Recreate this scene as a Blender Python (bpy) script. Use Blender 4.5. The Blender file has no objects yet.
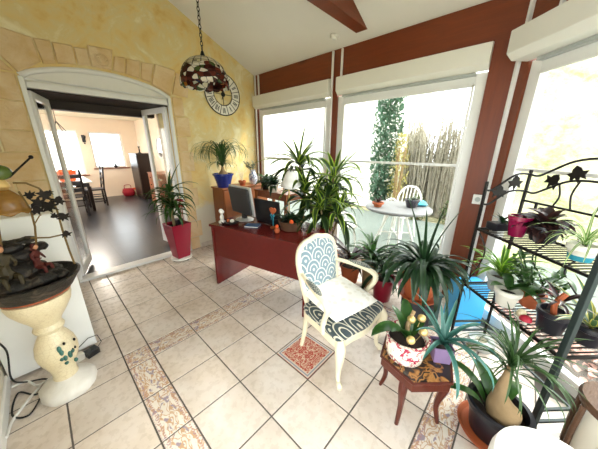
import bpy, math, random
from mathutils import Vector, Matrix
C = bpy.context.scene.collection
PI = math.pi
S2 = math.sqrt(.5)
# ------------------------------------------------------------------ mesh builder
class MB:
    def __init__(s): s.v=[]; s.f=[]; s.uv=[]; s.mi=[]
    def add(s, vs, fs, uvs=None, mi=0):
        o=len(s.v); s.v += [tuple(p) for p in vs]
        for k,f in enumerate(fs):
            s.f.append([i+o for i in f]); s.mi.append(mi)
            s.uv.append(uvs[k] if uvs else [(0,0)]*len(f))
    def box(s, a, b, mi=0, M=None):
        (x0,y0,z0),(x1,y1,z1)=a,b
        vs=[Vector(p) for p in ((x0,y0,z0),(x1,y0,z0),(x1,y1,z0),(x0,y1,z0),(x0,y0,z1),(x1,y0,z1),(x1,y1,z1),(x0,y1,z1))]
        if M is not None: vs=[M@p for p in vs]
        s.add(vs,[(0,3,2,1),(4,5,6,7),(0,1,5,4),(1,2,6,5),(2,3,7,6),(3,0,4,7)],
              [[(0,0),(1,0),(1,1),(0,1)]]*6,mi)
        return s
    def bar(s, p, q, w, h=None, mi=0, up=(0,0,1)):
        p=Vector(p);q=Vector(q);d=q-p;L=d.length;d.normalize();u=Vector(up)
        if abs(d.dot(u))>.98:u=Vector((0,1,0))
        x=d.cross(u).normalized();z=x.cross(d)
        M=Matrix((x,d,z)).transposed().to_4x4();M.translation=p
        h=h or w
        return s.box((-w/2,0,-h/2),(w/2,L,h/2),mi,M)
    def tube(s, pts, r, n=8, cap=True, mi=0, closed=False, sq=1.0):
        P=[Vector(p) for p in pts];N=len(P)
        R=[r]*N if not isinstance(r,(list,tuple)) else r
        ring=[];nx=None
        for i in range(N):
            a=P[(i-1)%N] if (closed or i>0) else P[i]
            b=P[(i+1)%N] if (closed or i<N-1) else P[i]
            t=(b-a); t=t.normalized() if t.length>1e-9 else Vector((0,0,1))
            if nx is None:
                nx=t.cross(Vector((0,0,1)))
                if nx.length<.05:nx=t.cross(Vector((0,1,0)))
            nx=(nx-t*nx.dot(t)).normalized();ny=t.cross(nx)
            ring.append([P[i]+(nx*math.cos(2*PI*k/n)+ny*math.sin(2*PI*k/n)*sq)*R[i] for k in range(n)])
        vs=[p for rr in ring for p in rr];fs=[];uv=[]
        for i in range(N if closed else N-1):
            j=(i+1)%N
            for k in range(n):
                l=(k+1)%n
                fs.append((i*n+k,i*n+l,j*n+l,j*n+k));uv.append([(k/n,i/N),((k+1)/n,i/N),((k+1)/n,(i+1)/N),(k/n,(i+1)/N)])
        if cap and not closed:
            fs.append(tuple(range(n-1,-1,-1)));uv.append([(0,0)]*n)
            fs.append(tuple((N-1)*n+k for k in range(n)));uv.append([(0,0)]*n)
        s.add(vs,fs,uv,mi);return s
    def lathe(s, prof, n=32, c=(0,0,0), cap0=True, cap1=True, mi=0, fn=None):
        """prof: list of (r,z). fn(angle,r,z)->(r,z)"""
        vs=[];m=len(prof)
        for i,(r,z) in enumerate(prof):
            for k in range(n):
                a=2*PI*k/n
                rr,zz=fn(a,r,z,i) if fn else (r,z)
                vs.append((c[0]+rr*math.cos(a),c[1]+rr*math.sin(a),c[2]+zz))
        fs=[];uv=[]
        for i in range(m-1):
            for k in range(n):
                l=(k+1)%n
                fs.append((i*n+k,i*n+l,(i+1)*n+l,(i+1)*n+k))
                uv.append([(k/n,i/(m-1)),((k+1)/n,i/(m-1)),((k+1)/n,(i+1)/(m-1)),(k/n,(i+1)/(m-1))])
        if cap0: fs.append(tuple(range(n-1,-1,-1)));uv.append([(.5,0)]*n)
        if cap1: fs.append(tuple((m-1)*n+k for k in range(n)));uv.append([(.5,1)]*n)
        s.add(vs,fs,uv,mi);return s
    def prism(s, poly, z0, z1, M=None, mi=0):
        n=len(poly);vs=[Vector((x,y,z0)) for x,y in poly]+[Vector((x,y,z1)) for x,y in poly]
        if M is not None: vs=[M@p for p in vs]
        fs=[tuple(range(n-1,-1,-1)),tuple(range(n,2*n))]+[(i,(i+1)%n,n+(i+1)%n,n+i) for i in range(n)]
        xs=[p[0] for p in poly];ys=[p[1] for p in poly];w=max(max(xs)-min(xs),1e-6);h=max(max(ys)-min(ys),1e-6)
        U=[((p[0]-min(xs))/w,(p[1]-min(ys))/h) for p in poly]
        uv=[[U[i] for i in range(n-1,-1,-1)],U]+[[(0,0)]*4]*n
        s.add(vs,fs,uv,mi);return s
    def ball(s, c, r, n=12, m=8, sc=(1,1,1), mi=0):
        vs=[];fs=[];uv=[]
        for i in range(m+1):
            t=PI*i/m
            for k in range(n):
                a=2*PI*k/n
                vs.append((c[0]+r*sc[0]*math.sin(t)*math.cos(a),c[1]+r*sc[1]*math.sin(t)*math.sin(a),c[2]-r*sc[2]*math.cos(t)))
        for i in range(m):
            for k in range(n):
                l=(k+1)%n;fs.append((i*n+k,i*n+l,(i+1)*n+l,(i+1)*n+k));uv.append([(k/n,i/m),((k+1)/n,i/m),((k+1)/n,(i+1)/m),(k/n,(i+1)/m)])
        s.add(vs,fs,uv,mi);return s
    def leaf(s, p, az, el, L, W, droop=1.0, n=8, fold=.25, prof='strap', org=(0,0,0), curl=0., side=0., clamp=True, mi=0, pw=1.2):
        p=Vector(p);ds=L/n;pts=[];h=az
        for i in range(n+1):
            t=i/n;pts.append((p.copy(),h,t))
            e=el-droop*(t**pw)
            h=az+side*t
            p=p+Vector((math.cos(h)*math.cos(e),math.sin(h)*math.cos(e),math.sin(e)))*ds
        vs=[];fs=[];uv=[]
        for i,(q,h,t) in enumerate(pts):
            if prof=='strap': w=W*(.55+.45*min(1,t/.2))*max(0,1-t**3)**.7
            elif prof=='lance': w=W*max(0,math.sin(PI*min(1,(.06+.94*t))**.75))**.8
            elif prof=='grass': w=W*(1-t)**.5
            else: w=W*max(0,math.sin(PI*min(1,.03+.97*t)**.9))**.6
            w=max(w,W*.03)
            a=pts[max(0,i-1)][0];b=pts[min(n,i+1)][0];tg=(b-a).normalized()
            sd=Vector((-math.sin(h),math.cos(h),0));nm=sd.cross(tg)*-1
            if nm.length<.01:nm=Vector((0,0,1))
            nm.normalize()
            if curl: 
                ca=curl*t;sd2=sd*math.cos(ca)+nm*math.sin(ca);nm=nm*math.cos(ca)-sd*math.sin(ca);sd=sd2
            for k,(ss,ff) in enumerate(((-.5,fold),(0,0),(.5,fold))):
                v=q+sd*w*ss+nm*w*ff
                if clamp: v=fit(v+Vector(org))-Vector(org)
                vs.append(v)
        for i in range(n):
            for k in range(2):
                fs.append((i*3+k,i*3+k+1,i*3+k+4,i*3+k+3));uv.append([(k/2,i/n),(k/2+.5,i/n),(k/2+.5,(i+1)/n),(k/2,(i+1)/n)])
        s.add(vs,fs,uv,mi);return s
    def build(s, name, mats, parent=None, smooth=True, bevel=0, ang=40, solid=0, subsurf=0):
        me=bpy.data.meshes.new(name);me.from_pydata(s.v,[],s.f)
        l=me.uv_layers.new(name='UVMap')
        flat=[c for f in s.uv for u in f for c in u]
        l.data.foreach_set('uv',flat)
        if not isinstance(mats,(list,tuple)):mats=[mats]
        for m in mats:me.materials.append(m)
        me.polygons.foreach_set('material_index',s.mi)
        me.validate()
        if smooth:
            me.polygons.foreach_set('use_smooth',[True]*len(me.polygons))
            try: me.set_sharp_from_angle(angle=math.radians(ang))
            except Exception: pass
        o=bpy.data.objects.new(name,me);C.objects.link(o)
        if parent is not None:o.parent=parent
        if subsurf:
            m=o.modifiers.new('s','SUBSURF');m.levels=subsurf;m.render_levels=subsurf
        if bevel:
            m=o.modifiers.new('b','BEVEL');m.width=bevel;m.segments=2;m.limit_method='ANGLE'
        if solid:
            m=o.modifiers.new('t','SOLIDIFY');m.thickness=solid;m.offset=-1
        return o
def fit(p):
    p=Vector(p)
    if p.y<2.6:
        if p.x>2.72:p.x=2.72
        d=(p.x-p.y)-3.60
        if d>0 and p.y<0: p.x-=d/2;p.y+=d/2
        if p.y>2.44 and not (0.12<p.x<1.3): p.y=2.44
    return p
def thing(name,label,cat,loc=(0,0,0),rz=0,group=None,tilt=None):
    o=bpy.data.objects.new(name,None);C.objects.link(o);o.empty_display_size=.05
    o.location=loc;o.rotation_euler=(0,0,rz) if tilt is None else tilt
    return tag(o,label,cat,group)
def tag(o,label,cat,group=None,kind=None):
    if label:o['label']=label
    if cat:o['category']=cat
    if group:o['group']=group
    if kind:o['kind']=kind
    return o
def struct(o,label=None):
    o['kind']='structure'
    if label:o['label']=label
    return o
def copy_tree(o,parent=None):
    c=o.copy();C.objects.link(c)
    if parent is not None:c.parent=parent
    for ch in list(o.children):copy_tree(ch,c)
    return c
# ------------------------------------------------------------------ materials
def lin(h):
    h=h.lstrip('#');o=[]
    for i in (0,2,4):
        c=int(h[i:i+2],16)/255;o.append(c/12.92 if c<=.04045 else ((c+.055)/1.055)**2.4)
    return (o[0],o[1],o[2],1)
class NT:
    def __init__(s,name):
        s.m=bpy.data.materials.new(name);s.m.use_nodes=True;s.n=s.m.node_tree.nodes;s.l=s.m.node_tree.links
        s.b=s.n['Principled BSDF']
    def new(s,t,**k):
        x=s.n.new(t)
        for a,b in k.items():setattr(x,a,b)
        return x
    def put(s,sock,v):
        if hasattr(v,'is_output'):s.l.new(v,sock)
        else:sock.default_value=v
    def math(s,op,a,b=0,c=None):
        x=s.new('ShaderNodeMath',operation=op);s.put(x.inputs[0],a);s.put(x.inputs[1],b)
        if c is not None:s.put(x.inputs[2],c)
        return x.outputs[0]
    def mix(s,f,a,b):
        x=s.new('ShaderNodeMix',data_type='RGBA');s.put(x.inputs[0],f);s.put(x.inputs[6],a);s.put(x.inputs[7],b);return x.outputs[2]
    def ramp(s,v,stops,interp='LINEAR'):
        x=s.new('ShaderNodeValToRGB');x.color_ramp.interpolation=interp;e=x.color_ramp.elements
        while len(e)<len(stops):e.new(.5)
        for q,(p,c) in zip(e,stops):q.position=p;q.color=c if len(c)==4 else (*c,1)
        s.put(x.inputs[0],v);return x.outputs[0]
    def coord(s,k='Object',scale=None):
        x=s.new('ShaderNodeTexCoord').outputs[k]
        if scale:
            m=s.new('ShaderNodeMapping');m.inputs['Scale'].default_value=scale;s.l.new(x,m.inputs[0]);x=m.outputs[0]
        return x
    def noise(s,co,scale,det=3,rough=.5,dist=0):
        x=s.new('ShaderNodeTexNoise');x.inputs['Scale'].default_value=scale;x.inputs['Detail'].default_value=det;x.inputs['Roughness'].default_value=rough;x.inputs['Distortion'].default_value=dist
        s.l.new(co,x.inputs['Vector']);return x.outputs[0]
    def voro(s,co,scale,feat='F1',out=0,rnd=1):
        x=s.new('ShaderNodeTexVoronoi',feature=feat);x.inputs['Scale'].default_value=scale;x.inputs['Randomness'].default_value=rnd;s.l.new(co,x.inputs['Vector']);return x.outputs[out]
    def sep(s,co):
        x=s.new('ShaderNodeSeparateXYZ');s.l.new(co,x.inputs[0]);return x.outputs
    def bump(s,h,strength=.3,d=.01):
        x=s.new('ShaderNodeBump');x.inputs['Strength'].default_value=strength;x.inputs['Distance'].default_value=d;s.put(x.inputs['Height'],h);s.l.new(x.outputs[0],s.b.inputs['Normal'])
    def done(s,col=None,rough=.5,metal=0,spec=.5,**k):
        if col is not None:s.put(s.b.inputs['Base Color'],col)
        s.put(s.b.inputs['Roughness'],rough);s.b.inputs['Metallic'].default_value=metal
        s.b.inputs['Specular IOR Level'].default_value=spec
        for a,v in k.items():s.put(s.b.inputs[a.replace('_',' ')],v)
        return s.m
def plain(name,h,rough=.5,metal=0,var=.12,scale=12,spec=.5,bump=0,co='Object',**k):
    t=NT(name);c=lin(h)
    n=t.noise(t.coord(co),scale,3)
    d=tuple(x*(1-var) for x in c[:3])+(1,);e=tuple(min(1,x*(1+var)) for x in c[:3])+(1,)
    col=t.mix(n,d,e)
    if bump:t.bump(t.noise(t.coord(co),scale*4,4),bump,.004)
    return t.done(col,rough,metal,spec,**k)
def wood(name,a,b,rough=.4,axis=(1,12,12),scale=3,spec=.5,knots=False):
    t=NT(name);co=t.coord('Object',axis)
    n=t.noise(co,scale,5,.6,1.2)
    col=t.mix(n,lin(a),lin(b))
    if knots:
        v=t.voro(t.coord('Object',(1.6,1.6,3.)),1.,'F1')
        k=t.ramp(t.math('ADD',v,t.math('MULTIPLY',n,.15)),[(.12,(1,1,1)),(.2,(.6,.6,.6)),(.30,(0,0,0))])
        col=t.mix(k,col,lin('#2a0e08'))
    t.bump(n,.08,.004)
    return t.done(col,rough,0,spec)
def leafmat(name,edge,mid,band=.28,rough=.38,trans=.35):
    """two-tone leaf: 'mid' stripe along the middle, 'edge' along the margins"""
    t=NT(name);u=t.sep(t.coord('UV'))
    d=t.math('ABSOLUTE',t.math('SUBTRACT',u[0],.5))
    n=t.noise(t.coord('Object'),9,2)
    d2=t.math('ADD',d,t.math('MULTIPLY',t.math('SUBTRACT',n,.5),.12))
    f=t.ramp(d2,[(band-.04,(0,0,0)),(band+.04,(1,1,1))])
    col=t.mix(f,lin(mid),lin(edge))
    hs=t.new('ShaderNodeHueSaturation');t.l.new(col,hs.inputs['Color']);t.put(hs.inputs['Value'],t.math('ADD',t.math('MULTIPLY',n,.8),.6));col=hs.outputs[0]
    t.done(col,rough,0,.45)
    tr=t.new('ShaderNodeBsdfTranslucent');t.l.new(col,tr.inputs[0])
    ms=t.new('ShaderNodeMixShader');ms.inputs[0].default_value=trans
    t.l.new(t.b.outputs[0],ms.inputs[1]);t.l.new(tr.outputs[0],ms.inputs[2])
    t.l.new(ms.outputs[0],t.n['Material Output'].inputs[0])
    return t.m
M={}
M['white_paint']=plain('white_paint','#ebe8e0',.45,var=.03)
M['pvc']=plain('pvc_white','#e9e8e4',.35,var=.02)
M['shutter']=plain('shutter_white','#e4e1d6',.4,var=.02)
M['ceiling']=plain('ceiling_white','#eeebe5',.8,var=.03,scale=3)
M['redwood']=wood('stained_timber','#873d18','#602a10',.45,(3,1.0,14),2.2,knots=True)
M['redpost']=wood('stained_post','#873d18','#5c270f',.45,(12,12,1.),2.2)
M['mahog']=wood('mahogany','#6b1a16','#551210',.25,(6,1,6),3)
M['mahog_leg']=wood('mahogany_leg','#5e2414','#3c130b',.3,(8,8,1),4)
M['orangewood']=wood('orange_wood','#93552a','#743c18',.4,(8,8,1),3)
M['darkwood']=wood('dark_wood','#24130e','#160b08',.35,(8,8,1),3)
M['black_plastic']=plain('black_plastic','#1b1b1d',.4,var=.1)
M['screen_back']=plain('grey_black_plastic','#29292b',.55,var=.05)
M['silver']=plain('silver_plastic','#c9c9c6',.3,.3,.04)
M['iron']=plain('wrought_iron','#1b1613',.45,.55,.25,20)
M['iron_grey']=plain('green_grey_iron','#2d3736',.42,.4,.15,20)
M['black_metal']=plain('black_metal','#17181b',.4,.3,.1)
M['cream_lacquer']=plain('cream_lacquer','#e3d8bb',.35,0,.06,15)
M['chrome']=plain('chrome','#d0d0d0',.15,1,.02)
M['soil']=plain('soil','#2c2119',.95,0,.45,40,bump=.8)
M['terracotta']=plain('terracotta','#a9542c',.65,0,.15,10)
M['burgundy']=plain('burgundy_glaze','#8c0f2b',.28,0,.08,6)
M['magenta']=plain('magenta_glaze','#8a1140',.25,0,.08)
M['blueglaze']=plain('cobalt_glaze','#1c2c78',.15,0,.2,8)
M['purple']=plain('purple_glaze','#806a8c',.4,0,.08)
M['whitepot']=plain('white_ceramic','#e9e4d6',.3,0,.04)
M['greypot']=plain('grey_ceramic','#a9ada9',.4,0,.08)
M['blackpot']=plain('black_pot','#1c1b22',.3,0,.1)
M['darkstand']=plain('dark_stand','#33333a',.5,0,.1)
M['darkgreen_box']=plain('dark_green_box','#20403c',.5,0,.1)
M['bluebox']=plain('blue_box','#3fa5dc',.45,0,.06,5)
M['white_cab']=plain('white_lacquer','#f2f2ee',.35,0,.02)
M['gold']=plain('gold_foil','#e6c684',.42,.7,.12,30)
M['white_plaster']=plain('white_plaster','#e8e4dc',.6,0,.05)
M['orange']=plain('orange_cloth','#e0571f',.7,0,.12)
M['teal']=plain('teal','#2c93a8',.5)
M['red_cloth']=plain('red_cloth','#a3172a',.6)
M['blue_pad']=plain('blue_pad','#3d5f8c',.55)
M['bluewhite_cable']=plain('white_cable','#e8e6e0',.4,0,.02)
M['black_cable']=plain('black_cable','#141414',.5,0,.02)
M['trunk']=plain('bark','#8f7654',.85,0,.5,9,bump=1)
M['cane']=plain('cane','#7a6a48',.7,0,.3,18)
M['pouf']=plain('white_upholstery','#f4f3ef',.6,0,.02,bump=.05)
M['wicker']=plain('brown_wicker','#5b3f2c',.6,0,.35,30,bump=.6)
M['pink']=plain('pink_petals','#d98aa0',.6,0,.2)
M['redflower']=plain('red_petals','#b51f36',.6,0,.2)
# leaves
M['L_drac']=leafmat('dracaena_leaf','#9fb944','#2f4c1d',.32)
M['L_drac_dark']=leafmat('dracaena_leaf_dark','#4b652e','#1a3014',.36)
M['L_lime']=leafmat('lime_leaf','#8fb03a','#4d7a24',.33)
M['L_dark']=leafmat('dark_strap_leaf','#233f22','#1a321b',.3,.4,.2)
M['L_mid']=leafmat('green_leaf','#3d5f2a','#2e4f21',.3,.4,.3)
M['L_palm']=leafmat('ponytail_leaf','#4a6838','#38552d',.3,.4,.3)
M['L_orchid']=leafmat('orchid_leaf','#30561f','#284c1e',.3,.3,.2)
M['L_aloe']=leafmat('aloe_leaf','#4a7a6f','#386a60',.3,.4,.12)
M['L_spider']=leafmat('spider_leaf','#6f9a45','#d4dcae',.18,.45,.4)
M['L_brown']=leafmat('maroon_leaf','#3d2320','#2c1a1a',.3,.4,.1)
M['L_sans']=leafmat('sansevieria_leaf','#c2b95a','#3a5a35',.36,.4,.15)
M['L_grey']=leafmat('grey_twig_leaf','#6f7a66','#616d5c',.3,.6,.2)
M['L_hedge']=leafmat('hedge_leaf','#5a6a3a','#4d5f33',.3,.6,.35)
M['L_conifer']=leafmat('conifer_leaf','#5c7d63','#54745c',.3,.7,.25)
M['L_yellow']=leafmat('yellow_leaf','#b5aa5c','#a39a55',.3,.6,.35)
M['L_reed']=leafmat('reed','#b0a996','#a09984',.3,.8,.2)
# stucco wall
def m_stucco():
    t=NT('yellow_stucco');co=t.coord('Object')
    n=t.noise(co,1.9,6,.62,1.6);n2=t.noise(co,7,5,.6,.8)
    f=t.math('ADD',t.math('MULTIPLY',n,.75),t.math('MULTIPLY',n2,.25))
    col=t.ramp(f,[(.34,lin('#dcb56f')),(.46,lin('#e4c98a')),(.55,lin('#e0cd98')),(.66,lin('#f0e4c0'))])
    z=t.sep(co)[2]
    # sun patch painted into the wall colour: paler, greyer lowest band with ragged top
    zz=t.math('ADD',z,t.math('MULTIPLY',n,.5))
    k=t.ramp(zz,[(.9,(1,1,1)),(1.15,(0,0,0))])
    col=t.mix(k,col,lin('#d8d0bd'))
    t.bump(t.math('ADD',n2,n),.35,.02)
    return t.done(col,.85,0,.2)
M['stucco']=m_stucco()
def m_stone():
    t=NT('carved_stone');co=t.coord('Object')
    n=t.noise(co,3.5,5,.6,.6);n2=t.noise(t.coord('Object',(10,10,22)),1.6,4,.6,1)
    col=t.ramp(n,[(.32,lin('#d8b580')),(.5,lin('#e0c498')),(.68,lin('#e8d3ae'))])
    t.bump(n2,.5,.02)
    return t.done(col,.85,0,.2)
M['stone']=m_stone()
def m_tile():
    t=NT('cream_tile');co=t.coord('Object')
    at=t.new('ShaderNodeAttribute');at.attribute_name='tint'
    n=t.noise(co,3.2,5,.55,.4);n2=t.noise(co,22,4,.6)
    f=t.math('ADD',t.math('MULTIPLY',n,.85),t.math('MULTIPLY',n2,.15))
    col=t.ramp(f,[(.30,lin('#c8b7a4')),(.50,lin('#d8cabc')),(.70,lin('#e2d8ce'))])
    hs=t.new('ShaderNodeHueSaturation');t.l.new(col,hs.inputs['Color']);t.put(hs.inputs['Value'],t.math('ADD',t.math('MULTIPLY',at.outputs['Fac'],.14),.93))
    return t.done(hs.outputs[0],t.math('ADD',t.math('MULTIPLY',n2,.25),.16),0,.5)
M['tile']=m_tile()
M['grout']=plain('grout','#5f574f',.9,0,.1)
def m_decor():
    t=NT('decor_tile');uvv=t.coord('UV');u=t.sep(uvv)
    m=t.new('ShaderNodeMapping');m.inputs['Scale'].default_value=(1.,.5,1);t.l.new(uvv,m.inputs[0])
    n=t.noise(m.outputs[0],3.6,2,.45,1.6);n2=t.noise(m.outputs[0],5.5,2,.45,1.2)
    col=t.ramp(n,[(.40,lin('#ddd2c4')),(.45,lin('#bd9672')),(.50,lin('#c4a07c')),(.54,lin('#e2d8cb'))])
    k=t.ramp(n2,[(.58,(0,0,0)),(.62,(1,1,1))])
    col=t.mix(k,col,lin('#9a8a94'))
    d=t.math('ABSOLUTE',t.math('SUBTRACT',u[0],.5))
    ln=t.ramp(d,[(.33,(0,0,0)),(.35,(1,1,1)),(.40,(1,1,1)),(.42,(0,0,0)),(.47,(0,0,0)),(.485,(1,1,1))])
    chk=t.math('GREATER_THAN',t.math('SINE',t.math('MULTIPLY',u[1],60)),-.3)
    col=t.mix(t.math('MULTIPLY',ln,t.math('MULTIPLY',chk,.75)),col,lin('#b08078'))
    return t.done(col,.28,0,.5)
M['decor']=m_decor()
def m_redtile():
    t=NT('red_decor_tile');uvv=t.coord('UV');u=t.sep(uvv)
    ax=t.math('ABSOLUTE',t.math('SUBTRACT',u[0],.5));ay=t.math('ABSOLUTE',t.math('SUBTRACT',u[1],.5))
    d=t.math('MAXIMUM',ax,ay)
    cb=t.new('ShaderNodeCombineXYZ');t.l.new(ax,cb.inputs[0]);t.l.new(ay,cb.inputs[1])
    n=t.noise(cb.outputs[0],11,2,.5,2.0)
    col=t.ramp(n,[(.46,lin('#b0402f')),(.5,lin('#e2cdb6')),(.56,lin('#d9c0a4')),(.60,lin('#b0402f'))])
    e=t.ramp(d,[(.41,(0,0,0)),(.42,(1,1,1))]);col=t.mix(e,col,lin('#d8cdbf'))
    g=t.ramp(d,[(.435,(0,0,0)),(.445,(1,1,1)),(.465,(1,1,1)),(.475,(0,0,0))]);col=t.mix(g,col,lin('#8a8f9c'))
    return t.done(col,.28,0,.5)
M['redtile']=m_redtile()
def m_darkfloor():
    t=NT('dark_floor_tile');co=t.coord('Object')
    br=t.new('ShaderNodeTexBrick');br.offset=0;br.inputs['Scale'].default_value=1.0;br.inputs['Brick Width'].default_value=.6;br.inputs['Row Height'].default_value=.6;br.inputs['Mortar Size'].default_value=.006
    br.inputs['Color1'].default_value=lin('#302f34');br.inputs['Color2'].default_value=lin('#38383d');br.inputs['Mortar'].default_value=lin('#24211f');t.l.new(co,br.inputs['Vector'])
    n=t.noise(t.coord('Object',(2,14,1)),2,4)
    hs=t.new('ShaderNodeHueSaturation');t.l.new(br.outputs[0],hs.inputs['Color']);t.put(hs.inputs['Value'],t.math('ADD',t.math('MULTIPLY',n,.5),.7))
    return t.done(hs.outputs[0],.3,0,.5)
M['darkfloor']=m_darkfloor()
M['peach']=plain('peach_plaster','#ead7bf',.8,0,.06,3)
M['cream_wall']=plain('cream_wall','#ece2cd',.8,0,.04,3)
def m_glass():
    t=NT('window_glass')
    tr=t.new('ShaderNodeBsdfTransparent');tr.inputs[0].default_value=(.97,.985,.98,1)
    gl=t.new('ShaderNodeBsdfGlossy');gl.inputs['Roughness'].default_value=.02
    ms=t.new('ShaderNodeMixShader');ge=t.new('ShaderNodeNewGeometry')
    dt=t.new('ShaderNodeVectorMath',operation='DOT_PRODUCT');t.l.new(ge.outputs['Incoming'],dt.inputs[0]);t.l.new(ge.outputs['Normal'],dt.inputs[1])
    k=t.math('SUBTRACT',1,t.math('ABSOLUTE',dt.outputs['Value']))
    t.l.new(t.math('ADD',t.math('MULTIPLY',t.math('POWER',k,5),.9),.03),ms.inputs[0]);t.l.new(tr.outputs[0],ms.inputs[1]);t.l.new(gl.outputs[0],ms.inputs[2])
    t.l.new(ms.outputs[0],t.n['Material Output'].inputs[0]);return t.m
M['glass']=m_glass()
def m_scallop(name,bg,fg,nu,nv):
    """fish-scale damask: rows of nested arcs"""
    t=NT(name);u=t.sep(t.coord('UV'))
    y=t.math('MULTIPLY',u[1],nv);row=t.math('FLOOR',y);fy=t.math('FRACT',y)
    off=t.math('MULTIPLY',t.math('MODULO',row,2),.5)
    x=t.math('SUBTRACT',t.math('FRACT',t.math('ADD',t.math('MULTIPLY',u[0],nu),off)),.5)
    r=t.math('SQRT',t.math('ADD',t.math('POWER',t.math('MULTIPLY',x,1.15),2),t.math('POWER',t.math('MULTIPLY',fy,.62),2)))
    s=t.math('SINE',t.math('MULTIPLY',r,25))
    f=t.ramp(s,[(.5,(0,0,0)),(.78,(1,1,1))])
    n=t.noise(t.coord('UV'),60,2)
    f=t.math('MULTIPLY',f,t.math('ADD',t.math('MULTIPLY',n,.5),.6))
    col=t.mix(f,lin(bg),lin(fg))
    return t.done(col,.6,0,.3,Sheen_Weight=.2)
M['damask']=m_scallop('blue_damask','#708590','#d9dacf',3.4,6)
M['damask_seat']=m_scallop('blue_damask_seat','#2f3d42','#cfcab6',5.2,5.2)
def m_cushion():
    t=NT('white_damask_cushion');co=t.coord('Object')
    v=t.voro(co,22,'F1');n=t.noise(co,40,3)
    f=t.ramp(t.math('ADD',v,t.math('MULTIPLY',n,.3)),[(.45,(0,0,0)),(.6,(1,1,1))])
    col=t.mix(f,lin('#e4dfd2'),lin('#f1eee6'));t.bump(f,.2,.003)
    return t.done(col,.6,0,.3)
M['cushion']=m_cushion()
def m_toile(name,base,ink,scale,th=.56):
    t=NT(name);co=t.coord('Object');n=t.noise(co,scale,3,.55,1.8);n2=t.noise(co,scale*.45,2)
    f=t.ramp(n,[(th,(0,0,0)),(th+.03,(1,1,1))])
    k=t.ramp(n2,[(.38,(0,0,0)),(.48,(1,1,1))])
    return t.done(t.mix(t.math('MULTIPLY',f,k),lin(base),lin(ink)),.25)
M['toile']=m_toile('floral_ceramic','#ece3d2','#a3324a',26,.5)
M['delft']=m_toile('blue_white_porcelain','#dfe3ea','#34508f',30,.5)
def m_stooltop():
    t=NT('inlaid_stool_top');co=t.coord('Object');n=t.noise(co,14,2,.5,1.6)
    col=t.ramp(n,[(.46,lin('#221c1a')),(.52,lin('#8a5c2c')),(.58,lin('#a87a40')),(.64,lin('#221c1a'))])
    return t.done(col,.3)
M['stooltop']=m_stooltop()
def m_crackle():
    t=NT('crackled_cream_glaze');co=t.coord('Object')
    v=t.voro(co,48,'DISTANCE_TO_EDGE');k=t.ramp(v,[(.0,(1,1,1)),(.06,(0,0,0))])
    n=t.noise(co,5,3);base=t.mix(n,lin('#ddcca2'),lin('#eee3c6'))
    return t.done(t.mix(t.math('MULTIPLY',k,.35),base,lin('#a98e58')),.35)
M['crackle']=m_crackle()
def m_bluemotif():
    t=NT('white_rough_base');co=t.coord('Object');n=t.noise(co,12,5,.6,1)
    t.bump(n,.4,.01)
    return t.done(t.mix(n,lin('#cfc9bd'),lin('#f0ece4')),.6)
M['roughwhite']=m_bluemotif()
def m_rock():
    t=NT('dark_resin_rock');co=t.coord('Object');n=t.noise(co,14,5,.65,.8)
    t.bump(n,.9,.02)
    return t.done(t.ramp(n,[(.35,lin('#0c0a08')),(.52,lin('#1d1813')),(.70,lin('#54473a'))]),.5)
M['rock']=m_rock()
def m_tiffany():
    t=NT('stained_glass');uvv=t.coord('UV');u=t.sep(uvv)
    m=t.new('ShaderNodeMapping');m.inputs['Scale'].default_value=(14,5.5,1);t.l.new(uvv,m.inputs[0])
    vc=t.voro(m.outputs[0],1.9,'F1',1);ve=t.voro(m.outputs[0],1.9,'DISTANCE_TO_EDGE',0)
    cs=t.sep(vc)
    fl=t.ramp(cs[0],[(.0,lin('#4a1d16')),(.34,lin('#6b2c1c')),(.46,lin('#e8e0d0')),(.68,lin('#f0ead8')),(.78,lin('#4b5a2c')),(.86,lin('#3a1714')),(.93,lin('#c07a2c')),(.97,lin('#1f2a55'))],'CONSTANT')
    top=t.mix(t.ramp(cs[1],[(.4,(0,0,0)),(.6,(1,1,1))]),lin('#d8cba6'),lin('#e6dcc0'))
    isup=t.math('GREATER_THAN',u[1],t.math('ADD',.36,t.math('MULTIPLY',cs[2],.2)))
    col=t.mix(isup,fl,top)
    lead=t.ramp(ve,[(.02,(1,1,1)),(.05,(0,0,0))])
    # ribs in the upper bowl
    rib=t.math('LESS_THAN',t.math('ABSOLUTE',t.math('SUBTRACT',t.math('FRACT',t.math('MULTIPLY',u[0],16)),.5)),.06)
    rib2=t.math('LESS_THAN',t.math('ABSOLUTE',t.math('SUBTRACT',t.math('FRACT',t.math('MULTIPLY',u[1],8)),.5)),.05)
    leadU=t.math('MAXIMUM',rib,rib2)
    L=t.mix(isup,lead,leadU)
    col=t.mix(L,col,lin('#1a1510'))
    t.done(col,.25)
    tr=t.new('ShaderNodeBsdfTranslucent');t.l.new(col,tr.inputs[0]);ms=t.new('ShaderNodeMixShader');ms.inputs[0].default_value=.45
    t.l.new(t.b.outputs[0],ms.inputs[1]);t.l.new(tr.outputs[0],ms.inputs[2]);t.l.new(ms.outputs[0],t.n['Material Output'].inputs[0])
    return t.m
M['tiffany']=m_tiffany()
def m_amber():
    t=NT('amber_glass');n=t.noise(t.coord('UV'),6,2);col=t.mix(n,lin('#8a5c22'),lin('#b98d48'))
    t.done(col,.2)
    tr=t.new('ShaderNodeBsdfTranslucent');t.l.new(col,tr.inputs[0]);ms=t.new('ShaderNodeMixShader');ms.inputs[0].default_value=.4
    t.l.new(t.b.outputs[0],ms.inputs[1]);t.l.new(tr.outputs[0],ms.inputs[2]);t.l.new(ms.outputs[0],t.n['Material Output'].inputs[0]);return t.m
M['amber']=m_amber()
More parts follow.
